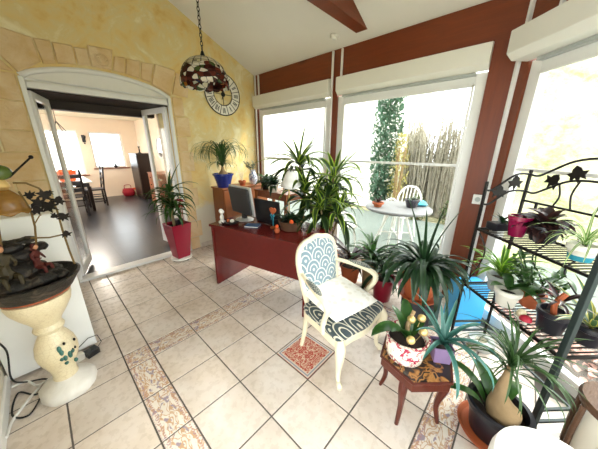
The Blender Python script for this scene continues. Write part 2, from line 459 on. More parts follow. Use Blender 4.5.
M['greenglass']=plain('green_glass','#4a5c22',.15,0,.25,6)
M['opal']=plain('opal_glass','#eceae6',.2,0,.02)
M['lampglow']=NT('lit_shade').done((.9,.85,.75,1),.4,Emission_Color=(1,.86,.66,1),Emission_Strength=6.)
M['lintel']=plain('lintel_brown','#2a1d16',.7,0,.1)
M['bronze']=plain('bronze','#7a6238',.45,.5,.25,20)
M['skin']=plain('figure_skin','#c08a66',.5)
M['hair']=plain('figure_hair','#54180f',.6)
M['figure_dress']=plain('figure_dress','#3a3018',.6,0,.3,30)
M['clock_white']=plain('clock_cream','#e6e0d2',.5,0,.03)
M['terrace']=plain('terrace_concrete','#6e766d',.8,0,.12,4)
M['grass']=plain('lawn','#7c8a4c',.95,0,.35,6,bump=.6)
def m_bank():
    t=NT('grassy_bank');co=t.coord('Object');n=t.noise(co,1.3,4,.6,.5);n2=t.noise(co,9,5,.7)
    t.bump(n2,1.,.06)
    f=t.math('ADD',t.math('MULTIPLY',n,.6),t.math('MULTIPLY',n2,.4))
    return t.done(t.ramp(f,[(.36,lin('#7d8258')),(.48,lin('#a8a47e')),(.60,lin('#c0b795'))]),.95,0,.1)
M['bank']=m_bank()
M['facade']=plain('white_render','#eeebe2',.9,0,.03,2)
M['rooftile']=plain('roof_tile','#a5644a',.8,0,.2,8)
M['pinkgravel']=plain('dry_leaves','#b08a7c',.9,0,.4,30,bump=1)
M['greytable']=plain('grey_table_top','#70706e',.5)
M['mirrorm']=plain('mirror_glass','#dfe3e6',.05,.9,.01)
# ------------------------------------------------------------------ camera
cam=bpy.data.cameras.new('camera');co=bpy.data.objects.new('camera',cam);C.objects.link(co)
cam.sensor_fit='HORIZONTAL';cam.sensor_width=36;cam.lens=239.7/598*36;cam.clip_start=.02
fw=Vector((0.69896196,0.65004361,-0.29815344));rt=Vector((0.68252437,-0.7308325,0.00665957));up=Vector((0.21357121,0.20815177,0.95449472))
R=Matrix((rt,up,-fw)).transposed().to_4x4();R.translation=(0.0133,-1.1558,1.54);co.matrix_world=R
bpy.context.scene.camera=co
# ================================================================== SETTING
CX0=-.43                       # side wall
def zc(x): return 2.70+.452*(2.83-x)
XW=2.83; YB=2.5; YN=-2.45      # window wall, arched wall, wall behind the camera
# ---- floor: individual tiles on a grout bed, one mesh
def cuts(edges_lo,edges_hi): pass
xs=[];x=.163
while x>-.5: xs.append((max(x-1/3,-.43),x,0)); x-=1/3
xs.append((.163,.333,1)); 
for i in range(5): xs.append((.333+i/3,.333+(i+1)/3,0))
xs.append((2.0,2.17,2)); xs.append((2.17,2.17+1/3,0)); xs.append((2.17+1/3,2.83,0))
ys=[]
for i in range(5): ys.append((.667+.17+i/3,.667+.17+(i+1)/3,0))
ys[-1]=(ys[-1][0],2.5,0)
ys.append((.667,.837,1))
for j in range(5): ys.append((.667-(j+1)/3,.667-j/3,0))
ys.append((-1.17,-1.0,2));y=-1.17
while y>-2.4: ys.append((max(y-1/3,-2.45),y,0)); y-=1/3
fl=MB();fl.box((CX0,YN,-.06),(XW,YB,-.003),0)
tints=[0]*6;random.seed(3);g=.0045
for (x0,x1,sx) in xs:
    for (y0,y1,sy) in ys:
        cx,cy=(x0+x1)/2,(y0+y1)/2
        if (cx-cy)>3.72: continue
        inx=.163-.01<=x0 and x1<=2.18; iny=-1.18<=y0 and y1<=.84
        mi=1;uv=[(0,0),(1,0),(1,1),(0,1)]
        if sx and iny: mi=2; a=random.random()*7; uv=[(0,a),(1,a),(1,a+2),(0,a+2)]
        elif sy and inx: mi=2; a=random.random()*7; uv=[(0,a),(0,a+2),(1,a+2),(1,a)]
        if abs(x0-1.0)<.01 and abs(y0+1/3)<.01: mi=3
        if x1>2.7 and not (sx or sy): x1=2.83
        f=.001
        vs=[(x0+g,y0+g,-.003),(x1-g,y0+g,-.003),(x1-g,y1-g,-.003),(x0+g,y1-g,-.003),
            (x0+g+f,y0+g+f,0),(x1-g-f,y0+g+f,0),(x1-g-f,y1-g-f,0),(x0+g+f,y1-g-f,0)]
        fl.add(vs,[(4,5,6,7),(0,1,5,4),(1,2,6,5),(2,3,7,6),(3,0,4,7)],[uv]+[[(.5,.1)]*4]*4,mi)
        tints+= [random.random()]*5
fo=fl.build('floor',[M['grout'],M['tile'],M['decor'],M['redtile']],smooth=False)
at=fo.data.attributes.new('tint','FLOAT','FACE');at.data.foreach_set('value',tints[:len(fo.data.polygons)])
struct(fo,'cream floor tiles with a patterned border and one red tile')
# ---- dining room shell
d=MB();d.box((-2.2,YB+.005,-.06),(3.0,9.1,-.004));struct(d.build('floor_dining',M['darkfloor'],smooth=False),'dark tiled floor of the dining room')
# ---- arched wall (y=2.5) with opening x .09..1.41
def arch_z(x):   # top edge of the opening
    t=(x-.745)/.665
    return 2.19+.15*max(0,1-t*t)**.75
wl=MB();OX0,OX1=.09,1.41;TH=.5
N=24
pts=[(OX0+(OX1-OX0)*i/N) for i in range(N+1)]
def wallpoly(y0,y1,polys):
    for poly in polys:
        n=len(poly);vs=[(x,y0,z) for x,z in poly]+[(x,y1,z) for x,z in poly]
        wl.add(vs,[tuple(range(n)),tuple(range(2*n-1,n-1,-1))]+[((i+1)%n,i,n+i,n+(i+1)%n) for i in range(n)])
polys=[[(CX0,0),(OX0,0),(OX0,2.4),(OX0,zc(OX0)),(CX0,zc(CX0))],[(OX1,0),(2.95,0),(2.95,zc(2.95)),(OX1,zc(OX1))]]
for a,b in zip(pts[:-1],pts[1:]): polys.append([(a,arch_z(a)),(b,arch_z(b)),(b,zc(b)),(a,zc(a))])
wallpoly(YB,YB+TH,polys)
wb=struct(wl.build('wall_back',M['stucco'],smooth=False),'yellow stucco wall with a stone arch')
# stone blocks (pattern of the wall, one mesh)
sb=MB()
def stone(poly,y=.018,inset=.006):
    cx=sum(p[0] for p in poly)/len(poly);cz=sum(p[1] for p in poly)/len(poly)
    def sh(p,k): 
        dx,dz=p[0]-cx,p[1]-cz;L=math.hypot(dx,dz);return (p[0]-dx/L*k,p[1]-dz/L*k)
    a=[sh(p,inset) for p in poly];b=[sh(p,inset+.012) for p in poly];n=len(poly)
    vs=[(x,YB+.005,z) for x,z in a]+[(x,YB-y*.6,z) for x,z in a]+[(x,YB-y,z) for x,z in b]
    sb.add(vs,[(i,(i+1)%n,n+(i+1)%n,n+i) for i in range(n)]+[(n+i,n+(i+1)%n,2*n+(i+1)%n,2*n+i) for i in range(n)]+[tuple(range(2*n,3*n))])
vo=[(.06,.25,.10,.27),(.25,.37,.275,.375),(.375,.53,.38,.535),(.535,.65,.54,.65),(.65,.875,.65,.83),(.88,.98,.835,.95),(.985,1.135,.955,1.10),(1.14,1.28,1.105,1.21)]
for i,(t0,t1,b0,b1) in enumerate(vo):
    if i==0: stone([(.09,2.20),(.27,2.33),(.25,2.53),(.06,2.56),(-.06,2.42)]);continue
    zt=2.53 if i!=4 else 2.575
    stone([(b0,arch_z(b0)+.035),(b1,arch_z(b1)+.035),(t1,zt+.01),(t0,zt)],.02 if i!=4 else .026)
stone([(1.215,2.30),(1.43,2.20),(1.53,2.52),(1.29,2.545)],.026)
stone([(1.45,2.22),(1.66,2.21),(1.70,2.46),(1.535,2.50)])
zz=[2.20,1.96,1.70,1.50,1.22,.98,.7,.46,.2,.0]
for i in range(len(zz)-1):
    e=.06*(i%2)
    stone([(1.44,zz[i+1]),(1.58+e,zz[i+1]),(1.58+e,zz[i]),(1.44,zz[i])],.014)
    zl=zz[i]-.0
    stone([(CX0+.02,zz[i+1]),(.07,zz[i+1]),(.07,zl),(CX0+.02,zl)] if i%2 else [(-.16,zz[i+1]),(.07,zz[i+1]),(.07,zl),(-.16,zl)],.014)
    if not i%2: stone([(CX0+.02,zz[i+1]),(-.165,zz[i+1]),(-.165,zl),(CX0+.02,zl)],.014)
stone([(CX0+.02,2.215),(.07,2.21),(-.07,2.40),(CX0+.02,2.40)],.016)
sbo=sb.build('stone_surround',M['stone'],wb,smooth=False)
# carved shell medallion on the key stone
sh=MB();mc=Vector((.755,YB-.026,2.455))
sh.tube([mc+Vector((.062*math.cos(a),-.004,.062*math.sin(a))) for a in [2*PI*k/20 for k in range(20)]],.008,6,closed=True)
for k in range(7):
    a=PI*(k+.5)/7;sh.tube([mc+Vector((0,0,-.04)),mc+Vector((.05*math.cos(a),-.008,-.02+.06*math.sin(a)))],[.004,.012],6)
sh.build('shell_relief',M['stone'],wb)
# wall lining on the dining side, soffit of the thick wall
b=MB();b.box((OX0,YB+.09,2.085),(OX1,YB+TH+.14,2.14));b.box((OX0-.0,YB+TH+.16,1.985),(OX1,YB+TH+.30,2.14));struct(b.build('trim_1',M['lintel'],smooth=False),'dark brown lintel board under the arch')
# cream fixed arch panel and frame
fr=MB()
arc=[(x,arch_z(x)) for x in pts]
n=len(arc)
poly=[(OX0,2.09)]+arc+[(OX1,2.09)]
m_=len(poly)
vs=[(x,YB+.03,z) for x,z in poly]+[(x,YB+.075,z) for x,z in poly]
fr.add(vs,[tuple(range(m_-1,-1,-1)),tuple(range(m_,2*m_))]+[(i,(i+1)%m_,m_+(i+1)%m_,m_+i) for i in range(m_)])
dfr=thing('door_frame',None,None);dfr['kind']='structure';dfr.name='trim_2'
fr.build('arch_panel',M['white_paint'],dfr,smooth=False)
f2=MB()
f2.box((OX0-.012,YB-.02,0.03),(OX0+.025,YB+.03,2.18));f2.box((OX1-.025,YB-.02,0.03),(OX1+.012,YB+.03,2.18))
f2.box((OX0+.03,YB+.0,2.09),(OX1-.03,YB+.085,2.145))
f2.tube([(x,YB+.005,z-.012) for x,z in arc],.026,8)
f2.box((OX0+.03,YB+.0,2.165),(OX1-.03,YB+.035,2.178))
f2.build('arch_frame',M['pvc'],dfr,bevel=.004)
b=MB();b.box((OX0-.01,YB-.035,0),(OX1+.02,YB+.12,.032));struct(b.build('trim_3',M['pvc'],smooth=False,bevel=.006),'white door threshold')
# door leaves
def door_leaf(name,hx,hy,ex,ey,label):
    root=thing(name,None,None,(hx,hy,0));root['kind']='structure';root['label']=label
    w=math.hypot(ex-hx,ey-hy);root.rotation_euler=(0,0,math.atan2(ey-hy,ex-hx))
    f=MB();T=.042;s=.07;H=2.075;z0=.045
    f.box((0,-T/2,z0),(s,T/2,H));f.box((w-s,-T/2,z0),(w,T/2,H));f.box((s,-T/2,H-s),(w-s,T/2,H));f.box((s,-T/2,z0),(w-s,T/2,z0+.11))
    f.build('frame',M['pvc'],root,smooth=False,bevel=.005)
    g_=MB();g_.box((s,-.006,z0+.11),(w-s,.006,H-s));g_.build('pane',M['glass'],root,smooth=False)
    h=MB();h.box((w-.055,-T/2-.012,.98),(w-.02,-T/2,1.14));h.box((w-.12,-T/2-.045,1.05),(w-.03,-T/2-.025,1.075));h.box((w-.05,-T/2-.04,1.05),(w-.03,-T/2,1.075))
    h.build('handle',M['chrome'],root,smooth=False,bevel=.003)
door_leaf('door_1',OX0+.03,YB+.055,.265,3.10,'white glazed door leaf folded open at the left of the arch')
door_leaf('door_2',OX1-.045,YB+.055,1.26,3.16,'white glazed door leaf folded open at the right of the arch')
# ---- timber window wall
b=MB();b.box((XW-.02,-.93,2.39),(XW+.12,YB,zc(XW)+.0));struct(b.build('wall_right',M['redwood'],smooth=False),'red-brown timber header over the windows')
def post(n,x0,y0,x1,y1,z0=0,z1=2.70,label=None,M4=None):
    b=MB();b.box((x0,y0,z0),(x1,y1,z1),0,M4);return struct(b.build('trim_%d'%n,M['redpost'],smooth=False),label)
post(4,XW-.03,2.415,XW+.1,2.5,label='timber post in the corner',z1=2.39)
post(5,XW-.03,.795,XW+.1,.90,label='timber post between two windows',z1=2.39)
post(6,XW-.03,-.96,XW+.12,-.74,label='broad timber corner post',z1=2.39)
# conduits
def conduit(n,x,y,z0,z1,label):
    b=MB();b.box((x-.012,y-.011,z0),(x+.012,y+.011,z1));struct(b.build('trim_%d'%n,M['pvc'],smooth=False,bevel=.004),label)
conduit(7,XW-.042,.873,0,2.69,'white cable duct on the post between the windows')
conduit(8,XW-.034,.745,2.385,2.69,'short white cable duct above the middle window')
conduit(9,XW-.042,2.44,0.,2.69,'white cable duct in the corner')
conduit(10,XW-.034,2.36,2.385,2.69,'short white cable duct above the first window')
# windows
def window(n,M4,W,box_w0,box_w1,label,depth=.1,z0=.02,trans=1.40,boxd=.17):
    """local frame: x along the wall (0..W), y outward, z up"""
    root=thing('window_%d'%n,None,None);root['kind']='structure';root['label']=label;root.matrix_world=M4
    f=MB();s=.085;T0,T1=.0,.07;H=2.19
    f.box((0,T0,z0),(s,T1,H));f.box((W-s,T0,z0),(W,T1,H));f.box((s,T0,H-.09),(W-s,T1,H));f.box((s,T0,z0),(W-s,T1,z0+.09))
    # thin bead round the glass
    e=.02
    f.box((s,-.012,z0+.09),(s+e,T0,H-.09));f.box((W-s-e,-.012,z0+.09),(W-s,T0,H-.09));f.box((s,-.012,H-.09-e),(W-s,T0,H-.09));f.box((s,-.012,z0+.09),(W-s,T0,z0+.09+e))
    f.build('frame',M['pvc'],root,smooth=False,bevel=.004)
    g_=MB();g_.box((s,.03,z0+.09),(W-s,.042,H-.09));g_.build('pane',M['glass'],root,smooth=False)
    t=MB();t.box((s,.012,trans-.012),(W-s,.03,trans+.012));t.build('transom_bar',M['pvc'],root,smooth=False)
    x=MB()
    prof=[(-.02,2.19),(-boxd+.05,2.19),(-boxd,2.235),(-boxd,2.385),(-.02,2.40)]
    vs=[(box_w0,y,z) for y,z in prof]+[(box_w1,y,z) for y,z in prof];q=len(prof)
    x.add(vs,[tuple(range(q)),tuple(range(2*q-1,q-1,-1))]+[((i+1)%q,i,q+i,q+(i+1)%q) for i in range(q)])
    x.build('shutter_box',M['shutter'],root,smooth=False,bevel=.006)
    x=MB();x.box((s,-.05,2.165),(W-s,-.002,2.187));x.build('shutter_slot',M['greypot'],root,smooth=False)
    return root
def frame_matrix(o,ux,uy):
    m=Matrix((Vector((*ux,0)),Vector((*uy,0)),Vector((0,0,1)))).transposed().to_4x4();m.translation=Vector((*o,0));return m
# window wall: local x runs toward -y
window(1,frame_matrix((XW+.0,2.415),(0,-1),(1,0)),1.515,-.06,1.515,'first white window beside the yellow wall',boxd=.09)
window(2,frame_matrix((XW+.0,.795),(0,-1),(1,0)),1.535,0.01,1.535,'large white window in the middle of the timber wall',boxd=.09)
# angled right wall: starts at the corner, runs (-S2,-S2), outward (S2,-S2)
K0=Vector((XW+.03,-.89))
def rpt(t,o=0): return (K0.x-S2*t+S2*o, K0.y-S2*t-S2*o)
RW=1.95
MR=frame_matrix(rpt(.17),(-S2,-S2),(S2,-S2))
window(3,MR,RW,-.02,RW,'white window in the angled wall behind the plant rack',boxd=.2)
MRW=frame_matrix(rpt(0),(-S2,-S2),(S2,-S2))
post(11,.0,-.02,.17,.1,label='timber post beside the angled window',M4=MRW,z1=2.39)
b=MB();b.box((0,-.02,2.39),(RW+.25,.12,3.4),0,MRW);b.box((RW+.165,-.02,0),(RW+.25,.12,2.39),0,MRW)
struct(b.build('wall_angled',M['redwood'],smooth=False),'timber above the angled window')
b=MB();b.box((.075,-.05,0),(.099,-.02,3.0),0,MRW);struct(b.build('trim_12',M['pvc'],smooth=False,bevel=.004),'white cable duct on the angled post')
b=MB();b.box((.31,-.045,2.40),(.334,-.02,3.0),0,MRW);struct(b.build('trim_13',M['pvc'],smooth=False,bevel=.004),'white cable duct above the angled window')
# wall behind the camera; its wide unseen window is added to light the room
e=rpt(RW+.25)
YN=e[1]
WN=1.5
window(4,frame_matrix((e[0]-.12,YN+.0),(-1,0),(0,-1)),WN,0,WN,'unseen window added behind the camera to light the room')
b=MB();b.box((e[0]-.12,YN-.12,0),(e[0]+.1,YN+.02,3.3));b.box((e[0]-.12-WN,YN-.12,2.40),(e[0]-.12,YN+.02,4.1));b.box((CX0-.1,YN-.12,0),(e[0]-.12-WN,YN+.02,4.4))
struct(b.build('wall_front',M['cream_wall'],smooth=False),'wall behind the camera')
b=MB();LW0,LW1=-2.12,-.32;ZL=zc(CX0)+.05
b.box((CX0-.12,YN-.1,0),(CX0,LW0,ZL));b.box((CX0-.12,LW1,0),(CX0,YB+TH,ZL));b.box((CX0-.12,LW0,2.30),(CX0,LW1,ZL))
struct(b.build('wall_left',M['cream_wall'],smooth=False),'pale wall at the far left')
MLW=frame_matrix((CX0-.02,LW0),(0,1),(-1,0))
window(7,MLW,LW1-LW0,0,LW1-LW0,'unseen window added in the left wall beside the camera for light',boxd=.09)  # unseen window, added so daylight reaches the room from the camera side
b=MB();b.box((CX0,LW1+.05,0),(CX0+.015,1.12,.08));struct(b.build('baseboard_left',M['pvc'],smooth=False,bevel=.003))
b=MB();b.box((1.60,YB-.012,0),(2.8,YB,.075));struct(b.build('baseboard_back',M['tile'],smooth=False,bevel=.003))
# ceiling
b=MB();x0,x1=CX0-.12,3.05
vs=[(x0,YN-.12,zc(x0)),(x1,YN-.12,zc(x1)),(x1,YB+TH,zc(x1)),(x0,YB+TH,zc(x0))];vs+=[(a,c_,z+.12) for a,c_,z in vs]
b.add(vs,[(0,3,2,1),(4,5,6,7),(0,1,5,4),(1,2,6,5),(2,3,7,6),(3,0,4,7)])
struct(b.build('ceiling',M['ceiling'],smooth=False),'sloping white ceiling')
# tie beam
b=MB();y0,y1=.385,.52
xe=2.83-(2.755-2.70)/.452
vs=[]
for y in (y0,y1): vs+=[(-.4,y,2.755),(xe,y,2.755),(xe-.4,y,2.755+.4*.452),(-.4,y,2.755+.181)]
b.add(vs,[(0,1,2,3),(7,6,5,4),(0,4,5,1),(1,5,6,2),(2,6,7,3),(3,7,4,0)])
struct(b.build('trim_14',M['redwood'],smooth=False),'red-brown timber tie beam under the ceiling')
# ---- dining room walls
b=MB();YF=8.9
b.box((-2.3,YF,-.06),(.15,YF+.2,2.6));b.box((1.07,YF,-.06),(1.32,YF+.2,2.6));b.box((2.16,YF,-.06),(3.0,YF+.2,2.6))
b.box((.15,YF,-.06),(1.07,YF+.2,.75));b.box((.15,YF,2.05),(1.07,YF+.2,2.6));b.box((1.32,YF,-.06),(2.16,YF+.2,.93));b.box((1.32,YF,2.02),(2.16,YF+.2,2.6))
struct(b.build('wall_dining_far',M['peach'],smooth=False),'peach far wall of the dining room')
b=MB();b.box((2.6,YB+TH,-.06),(2.75,YF,2.6));struct(b.build('wall_dining_right',M['peach'],smooth=False))
b=MB();b.box((-2.35,YB+TH,-.06),(-2.2,4.2,2.6));b.box((-2.35,7.4,-.06),(-2.2,YF,2.6));b.box((-2.35,4.2,-.06),(-2.2,7.4,.6));b.box((-2.35,4.2,2.2),(-2.2,7.4,2.6));struct(b.build('wall_dining_left',M['peach'],smooth=False))  # unseen opening added in this wall to let daylight into the dining room
b=MB();b.box((-2.35,YB+TH-.001,-.06),(OX0-.01,YB+TH+.1,2.6));b.box((OX1+.01,YB+TH-.001,-.06),(3.0,YB+TH+.1,2.6));b.box((OX0-.01,YB+TH-.001,2.13),(OX1+.01,YB+TH+.1,2.6));struct(b.build('wall_dining_near',M['peach'],smooth=False))
b=MB();b.box((-2.35,YB+TH+.1,2.42),(3.0,YF+.2,2.55));struct(b.build('ceiling_dining',M['cream_wall'],smooth=False),'cream ceiling of the dining room')
def dwin(n,x0,x1,z0,z1,mul,label):
    root=thing('window_%d'%n,None,None);root['kind']='structure';root['label']=label
    f=MB();s=.05;y0,y1=YF+.05,YF+.11
    f.box((x0,y0,z0),(x0+s,y1,z1));f.box((x1-s,y0,z0),(x1,y1,z1));f.box((x0+s,y0,z0),(x1-s,y1,z0+s));f.box((x0+s,y0,z1-s),(x1-s,y1,z1))
    for k in range(1,mul): xm=x0+(x1-x0)*k/mul;f.box((xm-.02,y0,z0+s),(xm+.02,y1,z1-s))
    f.build('frame',M['pvc'],root,smooth=False);g_=MB();g_.box((x0+s,y0+.02,z0+s),(x1-s,y0+.03,z1-s));g_.build('pane',M['glass'],root,smooth=False)
    q=MB();q.box((x0-.06,YF-.05,z0-.03),(x1+.06,YF+.05,z0));q.build('sill',M['orangewood'],root,smooth=False)
dwin(5,.15,1.07,.75,2.05,2,'bright window behind the dining table')
dwin(6,1.32,2.16,.93,2.02,1,'bright window with a wooden sill in the dining room')
# ================================================================== LIGHT
w=bpy.data.worlds.new('sky');bpy.context.scene.world=w;w.use_nodes=True
bg=w.node_tree.nodes['Background'];bg.inputs[0].default_value=(.93,.97,1,1);bg.inputs[1].default_value=3.6
sun=bpy.data.lights.new('sun','SUN');sun.energy=2.4;sun.angle=math.radians(14);sun.color=(1,.95,.86)
so=bpy.data.objects.new('sun',sun);C.objects.link(so);so.rotation_euler=Vector((-.62,.50,-.60)).to_track_quat('-Z','Y').to_euler()
def portal(name,M4,cx,cz,sx,sz):
    l=bpy.data.lights.new(name,'AREA');l.shape='RECTANGLE';l.size=sx;l.size_y=sz;l.cycles.is_portal=True
    o=bpy.data.objects.new(name,l);C.objects.link(o)
    # window local: x along wall, y outward ; light must shine along -y(local)
    m=M4@Matrix.Translation((cx,.09,cz))@Matrix.Rotation(-PI/2,4,'X')
    o.matrix_world=m
portal('daylight_portal',frame_matrix((XW,2.415),(0,-1),(1,0)),.757,1.1,1.4,2.1)
portal('daylight_portal',frame_matrix((XW,.795),(0,-1),(1,0)),.767,1.1,1.4,2.1)
portal('daylight_portal',MR,RW/2,1.1,RW-.1,2.1)
portal('daylight_portal',frame_matrix((e[0]-.12,YN),(-1,0),(0,-1)),WN/2,1.1,WN-.1,2.1)
portal('daylight_portal',MLW,(LW1-LW0)/2,1.1,LW1-LW0-.1,2.0)
portal('daylight_portal',frame_matrix((.15,YF+.05),(1,0),(0,1)),.46,1.4,.9,1.3)
portal('daylight_portal',frame_matrix((1.32,YF+.05),(1,0),(0,1)),.42,1.47,.84,1.1)
portal('daylight_portal',frame_matrix((-2.2,4.2),(0,1),(-1,0)),1.6,1.4,3.2,1.6)
#@@THINGS@@
# ================================================================== THINGS
rnd=random.Random(11)
def U(a,b): return rnd.uniform(a,b)
def rosette(mb,org,c,n,L,W,el=(.4,1.3),droop=(.6,1.6),prof='strap',seg=8,fold=.2,az0=None,azr=2*PI,side=.3,curl=.3,clamp=True,pw=1.2):
    for k in range(n):
        a=(az0 if az0 is not None else 0)+azr*k/n+U(-.25,.25)
        mb.leaf(c,a,U(*el),U(*L),U(*W),U(*droop),seg,fold,prof,org,U(-curl,curl),U(-side,side),clamp,0,pw)
def pot_lathe(r0,r1,h,lip=.012,th=.01,n=32):
    return MB().lathe([(r0*.96,0),(r0,.004),(r0+(r1-r0)*.5,h*.5),(r1,h-.03),(r1+lip,h-.026),(r1+lip,h),(r1-th+lip*.3,h),(r1-th,h-.03),(r1-th-.004,h-.035)],n,cap1=False)
def soil(r,z): return MB().lathe([(r,z-.004),(r*.6,z+.006),(.001,z+.01)],20)
def pot(root,r0,r1,h,mat,lip=.012,name='pot'):
    o=pot_lathe(r0,r1,h,lip).build(name,mat,root);soil(r1-.012,h-.03).build('soil',M['soil'],root);return o
def subs(o,*pairs): return o
# ---------------------------------------------------------------- pendant lamp
PX,PY=1.195,1.085
p=thing('pendant_lamp','stained glass dome lamp hanging on a dark chain from the sloping ceiling','lamp',(PX,PY,0))
prof=[]
for i in range(13):
    t=i/12;prof.append((.205*math.cos(t*1.50)**.75 if t>0 else .205,2.075+.215*math.sin(t*1.50)))
def scal(a,r,z,i): return (r,z-(.014*abs(math.sin(a*8)) if i==0 else (.006*abs(math.sin(a*8)) if i==1 else 0)))
s_=MB().lathe(prof,64,cap0=False,cap1=False,fn=scal).build('lamp_shade',M['tiffany'],p,solid=.004,ang=80)
MB().lathe([(.03,2.285),(.034,2.295),(.02,2.305),(.012,2.33),(.006,2.34)],16).build('cap',M['black_metal'],p)
ch=MB();z=2.345;k=0;zt=zc(PX)
while z<zt-.03:
    h=[Vector((0,0,z))]
    ring=[]
    for q in range(10):
        a=2*PI*q/10;u_,v_=.010*math.cos(a),.019*math.sin(a)
        ring.append((u_,0,z+.016+v_) if k%2 else (0,u_,z+.016+v_))
    ch.tube(ring,.0032,5,closed=True);z+=.030;k+=1
ch.build('chain',M['black_metal'],p)
MB().lathe([(.045,zt+.01),(.045,zt-.01),(.012,zt-.04),(.006,zt-.045)],16).build('ceiling_rose',M['black_metal'],p)
MB().ball((0,0,2.14),.035).build('bulb',M['opal'],p);MB().lathe([(.02,2.17),(.02,2.29)],12).build('socket',M['black_metal'],p)
# ---------------------------------------------------------------- wall clock
c=thing('wall_clock','round skeleton wall clock with cream plates and roman numerals on the yellow wall','clock',(2.20,2.478,2.335))
def circ(r,n=64,y=0): return [(r*math.cos(2*PI*k/n),y,r*math.sin(2*PI*k/n)) for k in range(n)]
f=MB();f.tube(circ(.292),.0075,6,closed=True);f.tube(circ(.155),.006,6,closed=True)
for k in range(12):
    a=2*PI*(k+.5)/12;f.bar((.155*math.cos(a),0,.155*math.sin(a)),(.292*math.cos(a),0,.292*math.sin(a)),.006,.008)
for k in range(4):
    a=PI/2*k;f.bar((.03*math.cos(a),0,.03*math.sin(a)),(.155*math.cos(a),0,.155*math.sin(a)),.006,.006)
f.build('ring_frame',M['black_metal'],c)
rom=['XII','I','II','III','IV','V','VI','VII','VIII','IX','X','XI']
for k in range(12):
    a=PI/2-2*PI*k/12           # clockwise seen from the room (viewer looks toward +y)
    pl=MB();r0,r1=.163,.286;da=2*PI/24-.022
    poly=[(r0*math.cos(a-da),r0*math.sin(a-da)),(r1*math.cos(a-da),r1*math.sin(a-da)),(r1*math.cos(a),r1*math.sin(a)),(r1*math.cos(a+da),r1*math.sin(a+da)),(r0*math.cos(a+da),r0*math.sin(a+da))]
    vs=[(x,.004,z) for x,z in poly]+[(x,-.002,z) for x,z in poly];n=5
    pl.add(vs,[tuple(range(n-1,-1,-1)),tuple(range(n,2*n))]+[(i,(i+1)%n,n+(i+1)%n,n+i) for i in range(n)])
    po=pl.build('number_plate',M['clock_white'],c,smooth=False)
    nm=MB();er=Vector((math.cos(a),0,math.sin(a)));et=Vector((math.sin(a),0,-math.cos(a)))   # et: reading direction
    H=.078;rm=.225;cw={'I':.016,'V':.036,'X':.036};W=sum(cw[q] for q in rom[k]);x=-W/2
    def st(x0,h0,x1,h1,w): nm.bar(er*(rm+h0)+et*x0+Vector((0,-.003,0)),er*(rm+h1)+et*x1+Vector((0,-.003,0)),w,.002,up=(0,1,0))
    for q in rom[k]:
        w_=cw[q]
        if q=='I': st(x+w_/2,-H/2,x+w_/2,H/2,.009)
        elif q=='V': st(x+.005,H/2,x+w_/2,-H/2,.009);st(x+w_-.005,H/2,x+w_/2,-H/2,.005)
        else: st(x+.004,H/2,x+w_-.004,-H/2,.009);st(x+w_-.004,H/2,x+.004,-H/2,.005)
        x+=w_
    nm.build('numeral',M['black_metal'],po,smooth=False)
h=MB();h.lathe([(.034,-.004),(.034,.006)],24);
hb=h.build('hub',M['black_metal'],c);hb.rotation_euler=(PI/2,0,0)
h=MB();h.bar((0,-.01,-.02),(.012,-.01,.13),.009,.003,up=(0,1,0));h.build('minute_hand',M['black_metal'],c,smooth=False)
h=MB();h.bar((0,-.012,.02),(-.03,-.012,-.075),.012,.003,up=(0,1,0));h.build('hour_hand',M['black_metal'],c,smooth=False)
# ---------------------------------------------------------------- smoke detector
sl=math.atan(.452)
p=thing('smoke_detector','small round white smoke detector on the ceiling beside the beam','detector',(2.66,.77,zc(2.66)),tilt=(0,sl,0))
MB().lathe([(.048,0),(.048,-.018),(.036,-.032),(.001,-.034)],24).build('housing',M['ceiling'],p)
MB().lathe([(.02,-.033),(.018,-.038),(.001,-.039)],16).build('grille',M['pvc'],p)
# ---------------------------------------------------------------- white cabinet
p=thing('white_cabinet','plain white lacquered cabinet standing in the corner behind the pedestal','cabinet',(-.185,1.38,0))
MB().box((-.235,-.24,.03),(.235,.24,1.10)).build('body',M['white_cab'],p,smooth=False,bevel=.004)
MB().box((-.232,-.255,.02),(.235,-.243,1.115)).build('door',M['white_cab'],p,smooth=False,bevel=.003)
MB().box((-.22,-.22,0),(.22,.22,.03)).build('plinth',M['black_plastic'],p,smooth=False)
MB().box((-.237,-.25,1.102),(.237,.24,1.12)).build('top',M['white_cab'],p,smooth=False,bevel=.003)
# ---------------------------------------------------------------- pedestal
QX,QY=-.14,.80
p=thing('pedestal','cream crackled baluster pedestal with blue and green motif on a rough white foot','pedestal',(QX,QY,0))
MB().lathe([(0.1348,0),(0.1436,.012),(0.1409,.05),(0.1218,.075),(0.0870,.095),(0.0653,.115)],40,fn=lambda a,r,z,i:(r*(1+.02*math.sin(5*a)+.015*math.sin(11*a+1)),z)).build('foot',M['roughwhite'],p)
MB().lathe([(0.0679,0.0945),(0.0609,0.1229),(0.0592,0.1512),(0.0653,0.1890),(0.0827,0.2362),(0.0974,0.2835),(0.1001,0.3260),(0.0914,0.3780),(0.0740,0.4205),(0.0583,0.4489),(0.0539,0.4630),(0.0679,0.4772),(0.0722,0.4914),(0.0661,0.5056),(0.0609,0.5198),(0.0740,0.5481),(0.1044,0.5953),(0.1348,0.6520),(0.1436,0.6898),(0.1436,0.7135),(0.1305,0.7154)],48).build('column',M['crackle'],p)
mo=MB()
for k in range(9):
    a=math.radians(-58+U(-26,26));z=.30+U(-.09,.07);r=.100 if z>.27 else .09
    c_=Vector((r*math.cos(a),r*math.sin(a),z));mo.ball(c_,.018,8,5,(.6,.6,U(.6,1.4)))
mo.build('painted_leaves',M['L_aloe'],p,ang=80)
